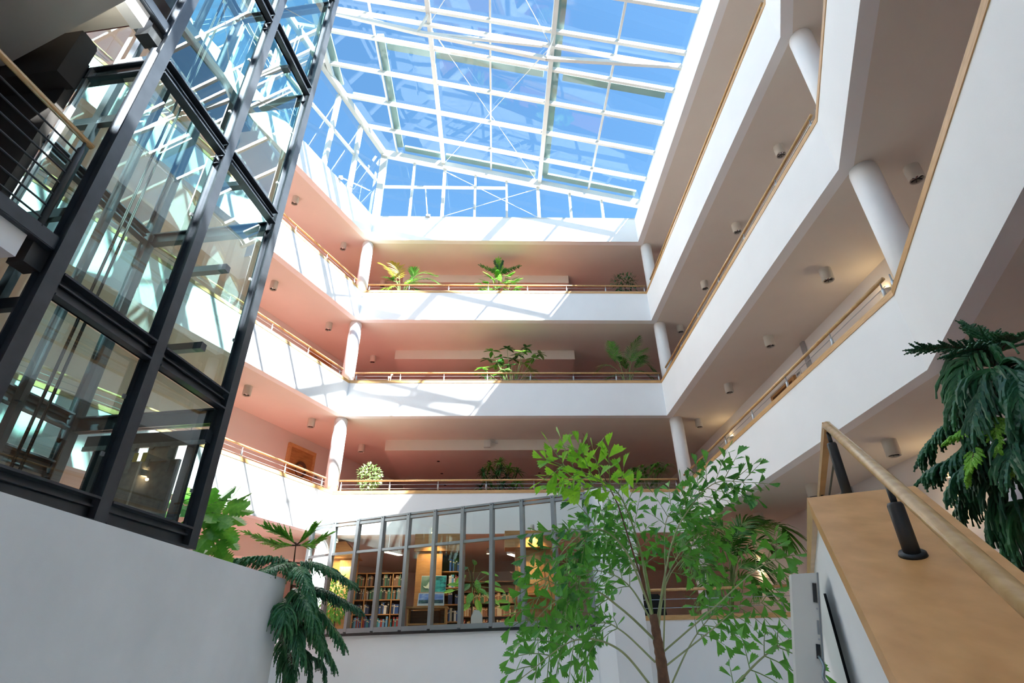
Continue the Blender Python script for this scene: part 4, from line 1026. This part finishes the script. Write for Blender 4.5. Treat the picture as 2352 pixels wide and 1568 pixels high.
for px, n, L, r, dr, m, lat in (
    ([(2290, 815), (2200, 796, -.1), (2105, 802, -.2)], 13, .17, .0075, .12, 'leaf_pine', .7),
    ([(2280, 805), (2262, 775), (2225, 748, .05)], 11, .17, .008, .05, 'leaf_pine', .9),
    ([(2290, 815), (2320, 780, -.1), (2372, 770, -.2)], 12, .18, .008, .1, 'leaf_pine', .9),
    ([(2285, 815), (2240, 800, -.25), (2180, 815, -.4)], 11, .15, .0075, .2, 'leaf_pine', .8),
    ([(2320, 860), (2260, 825, -.1), (2215, 850, -.2), (2195, 920, -.3)], 22, .46, .011, .95, 'leaf_pine', .45),
    ([(2330, 880), (2290, 850, -.3), (2260, 880, -.4), (2240, 960, -.5)], 22, .46, .011, .95, 'leaf_pine', .45),
    ([(2340, 880), (2330, 850, -.4), (2340, 890, -.55), (2350, 960, -.6)], 20, .46, .011, .95, 'leaf_pine', .45),
    ([(2340, 930), (2240, 920, .1), (2170, 985, .1), (2122, 1040, .1)], 22, .30, .011, .8, 'leaf_pine', .6),
    ([(2345, 980), (2270, 985, -.1), (2200, 1045, -.2), (2135, 1085, -.2)], 22, .30, .011, .8, 'leaf_pine', .6),
    ([(2345, 1020), (2290, 1020, -.2), (2230, 1060, -.3), (2195, 1110, -.3)], 20, .34, .010, .95, 'leaf_pine', .5),
    ([(2350, 1060), (2300, 1060, 0), (2250, 1100, 0), (2215, 1140, 0)], 14, .44, .010, 1.0, 'leaf_pine', .3),
    ([(2360, 1080), (2330, 1090, -.2), (2300, 1130, -.2), (2285, 1180, -.2)], 14, .48, .010, 1.0, 'leaf_pine', .4),
    ([(2380, 1150), (2360, 1150, -.2), (2335, 1190, -.2), (2320, 1240, -.2)], 14, .46, .010, .95, 'leaf_pine', .5),
    ([(2400, 1000), (2370, 990, -.4), (2340, 1010, -.5), (2320, 1060, -.6)], 16, .40, .011, .95, 'leaf_pine', .5),
    ([(2270, 950, -.45), (2285, 980, -.5), (2292, 1040, -.52)], 12, .13, .0075, .3, 'leaf_pine_tip', .8),
    ([(2250, 965, -.3), (2215, 990, -.4), (2180, 1010, -.45)], 11, .13, .0075, .5, 'leaf_pine_tip', .7),
    ([(2245, 1020, -.45), (2235, 1060, -.5), (2225, 1100, -.5)], 11, .12, .0075, .4, 'leaf_pine_tip', .8),
    ([(2352, 1030, -.5), (2335, 1050, -.55), (2322, 1085, -.55)], 9, .13, .0075, .5, 'leaf_pine_tip', .7)):
    pbranch(rpine, poly(px, D_), int(n*1.7), L, r*1.12, dr, m, lat)
lpine = thing('norfolk_pine', 'tall Norfolk pine with drooping branches at the end of the grey wall', 'pine', (-3.38, 10.62, 0), 'Norfolk pines')
pot(lpine, -3.38, 10.62, 0, .3, .45)
DL = 11.15
MB().tube(bez([Vector((-3.38, 10.62, .4)), atD(660, 1500, DL), atD(668, 1360, DL), atD(680, 1245, DL)], 16), [.05-.0026*k for k in range(17)], 8).build('trunk', 'bark', lpine, True)
for px, n, L, r, dr, m, lat in (
    ([(682, 1250), (655, 1232), (612, 1213)], 20, .40, .009, -.12, 'leaf_pine_tip', 1.0),
    ([(682, 1250), (705, 1232), (722, 1214)], 18, .38, .009, -.12, 'leaf_pine_tip', 1.0),
    ([(682, 1252), (635, 1250), (572, 1226)], 20, .34, .009, .1, 'leaf_pine_tip', .9),
    ([(682, 1252), (715, 1250), (752, 1230)], 18, .34, .009, .1, 'leaf_pine_tip', .9),
    ([(676, 1292), (610, 1280, -.4), (522, 1288, -.6)], 26, .42, .012, .7, 'leaf_pine', .6),
    ([(676, 1292), (640, 1300, -.8), (590, 1318, -1.2)], 22, .40, .012, .7, 'leaf_pine', .6),
    ([(676, 1292), (735, 1298, -.4), (802, 1335, -.6)], 26, .44, .012, .7, 'leaf_pine', .6),
    ([(674, 1300), (690, 1310, -1.), (710, 1350, -1.3)], 20, .40, .012, .8, 'leaf_pine', .6),
    ([(672, 1345), (740, 1355, -.3), (818, 1395, -.5)], 26, .44, .012, .8, 'leaf_pine', .6),
    ([(672, 1350), (700, 1370, -.8), (720, 1420, -1.)], 24, .55, .013, .95, 'leaf_pine', .6),
    ([(670, 1370), (655, 1390, -.9), (655, 1430, -1.1)], 22, .55, .013, .95, 'leaf_pine', .6),
    ([(670, 1380), (730, 1400, -.2), (785, 1470, -.3)], 24, .50, .013, .95, 'leaf_pine', .6),
    ([(668, 1400), (710, 1420, -.5), (745, 1490, -.7)], 24, .52, .013, .95, 'leaf_pine', .6),
    ([(666, 1420), (680, 1440, -.8), (690, 1500, -1.)], 22, .5, .013, 1., 'leaf_pine', .5),
    ([(668, 1440), (720, 1450, .2), (765, 1520, .2)], 22, .46, .012, 1., 'leaf_pine', .5),
    ([(666, 1450), (650, 1480, -.3), (645, 1540, -.4)], 14, .36, .009, 1., 'leaf_pine', .5),
    ([(666, 1480), (700, 1500, -.3), (715, 1570, -.4)], 16, .36, .009, 1., 'leaf_pine', .5),
    ([(664, 1490), (670, 1530, -.5), (665, 1600, -.6)], 14, .34, .009, 1., 'leaf_pine', .5),
    ([(666, 1500), (735, 1520, .1), (750, 1600, .1)], 14, .34, .009, 1., 'leaf_pine', .5)):
    pbranch(lpine, poly(px, DL), int(n*2.1), L*1.05, r*1.35, dr, m, lat, rb=.016)

# ------------------------------------------------------------------ broad leaves
def split_leaf():                               # monstera outline, one half after the other
    out = [(0, 0)]
    R = [(.20, -.10), (.40, .02), (.47, .20), (.30, .24), (.50, .36), (.30, .40), (.47, .55), (.27, .56), (.40, .72), (.20, .74), (.24, .90), (0, 1.05)]
    v = [(0, y, 0) for y in (0, .2, .4, .6, .8, 1.05)]
    r = [(x, y, -.18*abs(x)) for x, y in R[:-1]]; l = [(-x, y, z) for x, y, z in r]
    V_ = v+r+l; n = len(v); f = []
    spine = [0, 0, 1, 1, 2, 2, 3, 3, 4, 4, 4]
    for side, off in ((0, n), (1, n+len(r))):
        for i in range(len(r)-1):
            q = (spine[i], off+i, off+i+1) ; f.append(q if side == 0 else q[::-1])
            if spine[i] != spine[i+1]:
                q = (spine[i], off+i+1, spine[i+1]); f.append(q if side == 0 else q[::-1])
        q = (4, off+len(r)-1, 5); f.append(q if side == 0 else q[::-1])
    return V_, f
SVl, SFl = split_leaf()
def mk(name, V_, F_, m):
    me = bpy.data.meshes.new(name); me.from_pydata(V_, [], F_); me.materials.append(MATS[m]); return me
MONS = mk('leaf', SVl, SFl, 'leaf_broad')
OV = [(0, 0, 0), (.16, .2, .03), (.22, .45, .04), (.15, .75, .02), (0, 1, -.06), (-.15, .75, .02), (-.22, .45, .04), (-.16, .2, .03), (0, .45, 0)]
OF = [(0, 1, 8), (1, 2, 8), (2, 3, 8), (3, 4, 8), (4, 5, 8), (5, 6, 8), (6, 7, 8), (7, 0, 8)]
OVAL = {m: mk('leaf', OV, OF, m) for m in ('leaf_dark', 'leaf_broad', 'leaf_pale', 'leaf_palm')}
def put_leaf(t, me, p, ld, nrm, sz):
    ld = ld.normalized(); xa = ld.cross(nrm)
    if xa.length < 1e-3: xa = Vector((1, 0, 0))
    xa.normalize(); za = xa.cross(ld); M = Matrix((xa*sz, ld*sz, za*sz)).transposed().to_4x4(); M.translation = p-ORG[t.name]
    o = bpy.data.objects.new('leaf', me); COL.objects.link(o); o.parent = t; o.matrix_local = M
    return o
mon_ = thing('monstera', 'sunlit monstera with big slit leaves behind the lift corner', 'houseplant', (-5.0, 8.85, FL[0]))
pot(mon_, -5.0, 8.85, FL[0], .26, .42)
root = Vector((-5.0, 8.85, FL[0]+.4)); MB().tube(bez([root, atD(500, 1290, 10.1), atD(478, 1200, 10.1), atD(470, 1150, 10.1)], 10), [.03-.002*k for k in range(11)], 7).build('stem', 'bark', mon_, True)
stemp = bez([root, atD(500, 1290, 10.1), atD(478, 1200, 10.1), atD(470, 1150, 10.1)], 10)
for x, y, sz, ax, az_, dd in ((372, 1150, .62, -1, .1, .3), (395, 1185, .5, -.9, -.3, .2), (430, 1130, .5, -.4, .6, .3), (520, 1135, .6, .7, .5, 0), (548, 1160, .62, 1, .0, -.2), (500, 1165, .5, .3, .2, -.2), (545, 1195, .55, .9, -.5, -.1),
                       (495, 1215, .6, .1, -.5, -.4), (470, 1245, .6, -.2, -.6, -.4), (530, 1232, .5, .8, -.6, -.2), (505, 1265, .5, .4, -.4, -.3), (400, 1215, .5, -.8, -.5, .1), (440, 1175, .5, -.6, .3, .2), (520, 1285, .45, .5, -.2, -.2), (455, 1200, .5, -.5, -.2, -.3),
                       (410, 1165, .55, -1, .3, 0), (430, 1205, .5, -.7, -.4, -.1), (560, 1140, .45, 1, .4, -.1), (485, 1145, .55, .2, .6, 0), (515, 1200, .5, .6, -.3, -.5), (465, 1275, .5, -.3, -.5, -.3), (365, 1120, .4, -.6, .6, .4), (420, 1112, .45, .3, .7, .2), (355, 1185, .5, -1, -.2, .2), (385, 1225, .5, -.6, -.6, .1), (425, 1225, .5, -.2, -.6, -.1), (540, 1130, .5, .6, .7, .1), (562, 1175, .5, 1, -.2, -.1), (535, 1250, .45, .7, -.6, -.2), (488, 1190, .5, .1, -.2, -.4)):
    p = atD(x, y, 10.1+dd); ld = Vector((ax, -.25, az_)); q = p-ld.normalized()*sz*.35
    put_leaf(mon_, MONS, q, ld, Vector((rp.uniform(-.9, .9), -.6, rp.uniform(.3, 1))), sz*.66)
    near = min(stemp, key=lambda s_: (s_-q).length)
    MB().tube([near, (near+q)/2+Vector((0, 0, .06)), q], .007, 5).build('petiole', 'stem_green', mon_)

def gallery(name, label, cat, x, y, i, r=.2):
    t = thing(name, label, cat, (x, y, FL[i]), 'potted plants on the galleries'); pot(t, x, y, FL[i], r, .36); return t
GY = 15.62
def root_(px, py, i):
    p = atY(px, py, GY); return p.x, GY
# top gallery: palm
x, y = root_(925, 668, 3); t = gallery('potted_palm', 'palm with one yellow frond behind the rail of the uppermost gallery', 'palm', x, y, 3)
b = Vector((x, y, FL[3]+.33))
for q, m in (([(912, 650), (898, 622), (876, 606)], 'leaf_yellow'), ([(918, 650), (915, 618), (902, 602)], 'leaf_yellow'), ([(930, 655), (948, 640), (950, 618)], 'leaf_palm'), ([(935, 655), (965, 628), (1000, 632)], 'leaf_palm'), ([(935, 658), (975, 640), (1012, 652)], 'leaf_palm'),
             ([(915, 655), (905, 645), (900, 640)], 'leaf_palm'), ([(928, 660), (940, 650), (945, 645)], 'leaf_bright'), ([(935, 660), (960, 652), (985, 655)], 'leaf_palm'), ([(912, 662), (895, 660), (880, 664)], 'leaf_bright'), ([(930, 662), (950, 662), (968, 668)], 'leaf_palm')):
    frond(t, [b]+[atY(a, c, GY-.15+rp.uniform(-.15, .15)) for a, c in q], m, .50, .017, 17, .42, r=.014, ang=.85, droop=.3)
# top gallery: pine with monstera
x, y = root_(1147, 668, 3); t = gallery('potted_pine', 'small pine above glossy split leaves behind the top back rail', 'houseplant', x, y, 3)
MB().tube([(x, y, FL[3]+.33), atY(1145, 600, y)], [.02, .008], 6).build('trunk', 'bark', t)
for q, m in (([(1146, 628), (1130, 622), (1104, 610)], 'leaf_dark'), ([(1146, 628), (1146, 612), (1145, 594)], 'leaf_pine_tip'), ([(1146, 628), (1165, 622), (1192, 612)], 'leaf_dark'), ([(1146, 628), (1140, 612), (1136, 604)], 'leaf_pine'), ([(1146, 628), (1152, 612), (1155, 604)], 'leaf_pine')):
    pbranch(t, [atY(a, c, y) for a, c in q], 16, .24, .016, .05, m, .9)
for k in range(64):
    a = rp.uniform(1104, 1196); c = rp.uniform(628, 672) if abs(a-1147) < 30 else rp.uniform(640, 674); p = atY(a, c, y+rp.uniform(-.2, .35)); ld = Vector(((a-1147)/40, -.4, rp.uniform(-.5, .3)))
    put_leaf(t, MONS, p, ld, Vector((rp.uniform(-.4, .6), -.7, .7)), rp.uniform(.20, .34))
    if k % 3 == 0: MB().tube([(x, y, FL[3]+.4), p], .006, 4).build('petiole', 'stem_green', t)
def bush(t, c, rad, n, m, sz, par=None, droop=.3):
    mb = MB(); c = Vector(c)
    for k in range(n):
        while True:
            u = Vector((rp.uniform(-1, 1), rp.uniform(-1, 1), rp.uniform(-1, 1)))
            if .35 < u.length <= 1: break
        p = c+Vector((u.x*rad[0], u.y*rad[1], u.z*rad[2])); d = (u+Vector((rp.uniform(-.6, .6), rp.uniform(-.6, .6), rp.uniform(-.6, .6)-droop))).normalized()
        nn = Vector((rp.uniform(-.5, .5), -.6, .8)); xa = d.cross(nn).normalized(); za = xa.cross(d); s_ = sz*rp.uniform(.7, 1.25)
        mb.add([p+(xa*v[0]+d*v[1]+za*v[2])*s_ for v in OV], OF)
    o = mb.build('foliage', m, t); o['kind'] = 'stuff'; return o
# top gallery: round bush at right
x, y = root_(1435, 662, 3); t = gallery('potted_bush', 'round leafy bush at the right end of the uppermost gallery', 'houseplant', x, y, 3)
c = atY(1435, 655, y); bush(t, c, (.5, .4, .42), 330, 'leaf_dark', .12); MB().tube([(x, y, FL[3]+.33), c], .02, 6).build('stem', 'bark', t)
# middle gallery: schefflera
x, y = root_(1175, 870, 2); t = gallery('schefflera', 'umbrella plant with finger leaves in the middle of the middle gallery', 'houseplant', x, y, 2, .24)
b = Vector((x, y, FL[2]+.33)); crowns = []
for a, c in ((1130, 806), (1165, 800), (1208, 798), (1240, 812), (1120, 825), (1150, 820), (1190, 815), (1225, 822), (1110, 845), (1140, 842), (1172, 838), (1205, 835), (1220, 850), (1115, 862), (1150, 860), (1185, 858), (1215, 868), (1130, 872), (1165, 874), (1235, 875), (1108, 856), (1178, 825), (1200, 808), (1145, 832), (1160, 850)):
    p = atY(a, c, y+rp.uniform(-.12, .4)); MB().tube([b, b.lerp(p, .5)+Vector((0, 0, .1)), p], .008, 5).build('branch', 'stem_green', t)
    mm = rp.choice(('leaf_dark', 'leaf_dark', 'leaf_broad', 'leaf_pale', 'leaf_palm'))
    for k in range(7):
        an = k*.9+rp.random(); ld = Vector((math.cos(an), math.sin(an)*.8-.2, rp.uniform(-.35, .05))); put_leaf(t, OVAL[mm], p, ld, Vector((0, -.3, 1)), rp.uniform(.22, .32))
# middle gallery: kentia
x, y = root_(1440, 878, 2); t = gallery('potted_palm', 'tall green palm at the right end of the middle gallery', 'palm', x, y, 2, .24)
b = Vector((x, y, FL[2]+.33))
for q in ([(1428, 850), (1415, 815), (1398, 785)], [(1428, 850), (1410, 825), (1408, 788)], [(1445, 850), (1448, 810), (1468, 774)], [(1447, 850), (1458, 818), (1486, 800)], [(1425, 860), (1395, 838), (1368, 855)], [(1450, 855), (1475, 830), (1505, 852)], [(1440, 860), (1435, 840), (1425, 822)], [(1455, 860), (1468, 835), (1478, 818)], [(1450, 865), (1470, 852), (1495, 865)], [(1430, 866), (1410, 862), (1392, 872)]):
    frond(t, [b]+[atY(a, c, GY-.1+rp.uniform(-.2, .2)) for a, c in q], 'leaf_palm', .46, .0125, 19, .5, r=.012, ang=.8, droop=.35)
# lowest railed gallery
x, y = root_(848, 1120, 1); t = gallery('potted_ficus', 'pale variegated shrub at the left of the lowest railed gallery', 'houseplant', x, y, 1)
c = atY(848, 1095, y); bush(t, c, (.36, .32, .36), 420, 'leaf_pale', .10); MB().tube([(x, y, FL[1]+.33), c], .02, 6).build('stem', 'bark', t)
x, y = root_(1148, 1120, 1); t = gallery('dracaena', 'dark bushy dracaena in the middle of the lowest railed gallery', 'houseplant', x, y, 1)
for a, c in ((1110, 1085), (1125, 1070), (1147, 1062), (1170, 1075), (1188, 1085), (1115, 1105), (1140, 1092), (1165, 1095), (1190, 1108), (1130, 1118), (1155, 1115), (1178, 1118), (1105, 1120), (1150, 1078)):
    p = atY(a, c, y+rp.uniform(0, .4)); MB().tube([(x, y, FL[1]+.33), p], .01, 5).build('cane', 'bark', t)
    mb = MB()
    for k in range(34):
        an = k*2.4; el = rp.uniform(-.4, 1.2); ribbon(mb, p, Vector((math.cos(an)*math.cos(el), math.sin(an)*math.cos(el), math.sin(el))), Vector((0, 0, 1)), rp.uniform(.22, .36), .021, .5)
    mb.build('rosette', rp.choice(('leaf_dark', 'leaf_palm')), t)
x, y = root_(1490, 1120, 1); t = gallery('lady_palm', 'dark fan leaved palm behind the fishtail palm tip on the lowest railed gallery', 'palm', x, y, 1)
for k in range(24):
    a = rp.uniform(1448, 1532); c = rp.uniform(1064, 1110); p = atY(a, c, y+rp.uniform(-.3, .2)); MB().tube([(x, y, FL[1]+.33), p], .007, 5).build('cane', 'stem_green', t)
    mb = MB()
    for j in range(10):
        an = -1.3+2.6*j/9; ribbon(mb, p, Vector((math.sin(an)+(a-1490)/60, -.5, math.cos(an)*.5-.1)), Vector((0, -.3, 1)), .36, .024, .7)
    mb.build('fan', 'leaf_palm', t)
# ground gallery palm behind the handrail
kx = atD(1672, 1400, 13.1); t = thing('kentia_palm', 'tall kentia palm standing behind the low handrail and the fishtail palm', 'palm', (kx.x, kx.y, FL[0]))
pot(t, kx.x, kx.y, FL[0], .26, .42); b = Vector((kx.x, kx.y, FL[0]+.38))
for q in ([(1690, 1290), (1720, 1220), (1790, 1205), (1812, 1250)], [(1685, 1290), (1700, 1210), (1735, 1188)], [(1680, 1290), (1660, 1215), (1610, 1195)], [(1675, 1290), (1640, 1230), (1585, 1215), (1570, 1240)], [(1690, 1300), (1740, 1240), (1780, 1260)], [(1665, 1310), (1620, 1260), (1590, 1285)], [(1690, 1320), (1730, 1290), (1765, 1320)],
          [(1680, 1300), (1690, 1230), (1765, 1195)], [(1670, 1330), (1640, 1300), (1600, 1320)], [(1690, 1340), (1720, 1320), (1745, 1350)], [(1672, 1340), (1650, 1330), (1630, 1370)], [(1680, 1300), (1715, 1262), (1755, 1285)]):
    frond(t, [b]+[atD(a, c, 13.1+rp.uniform(-.25, .4)) for a, c in q], 'leaf_palm', .62, .019, 28, .42, r=.016, ang=.8, droop=.45)
# library plants
px_ = atY(1096, 1418, 13.3); t = thing('philodendron', 'glossy philodendron with hanging leaves inside the library glass', 'houseplant', (-.50, 13.35, FL[0]))
pot(t, -.50, 13.35, FL[0], .2, .55); MB().tube([(-.50, 13.35, FL[0]+.5), atY(1085, 1340, 13.3), atY(1082, 1310, 13.3)], .02, 6).build('stem', 'bark', t)
for a, c in ((1075, 1302), (1090, 1298), (1105, 1312), (1120, 1318), (1070, 1320), (1095, 1330), (1112, 1335), (1080, 1340), (1125, 1335), (1060, 1345), (1100, 1350), (1085, 1360), (1115, 1358), (1045, 1355), (1130, 1350), (1095, 1375), (1140, 1380), (1110, 1385), (1080, 1385), (1125, 1372), (1145, 1395)):
    p = atY(a, c, 13.3+rp.uniform(-.25, .2)); put_leaf(t, OVAL[rp.choice(('leaf_broad', 'leaf_broad', 'leaf_dark'))], p, Vector(((a-1090)/40, -.3, rp.uniform(-.7, .1))), Vector((.2, -.6, .7)), rp.uniform(.26, .38))
    MB().tube([atY(1085, 1345, 13.35), p], .005, 4).build('petiole', 'stem_green', t)
lx = atY(775, 1400, 14.35); t = thing('library_shrub', 'warm lit feathery shrub inside the left end of the library glass', 'houseplant', (lx.x, 14.35, FL[0]))
pot(t, lx.x, 14.35, FL[0], .2, .4); c = atY(772, 1375, 14.35); bush(t, c, (.34, .28, .52), 420, 'leaf_broad', .10); MB().tube([(lx.x, 14.35, FL[0]+.35), c], .016, 6).build('stem', 'bark', t)
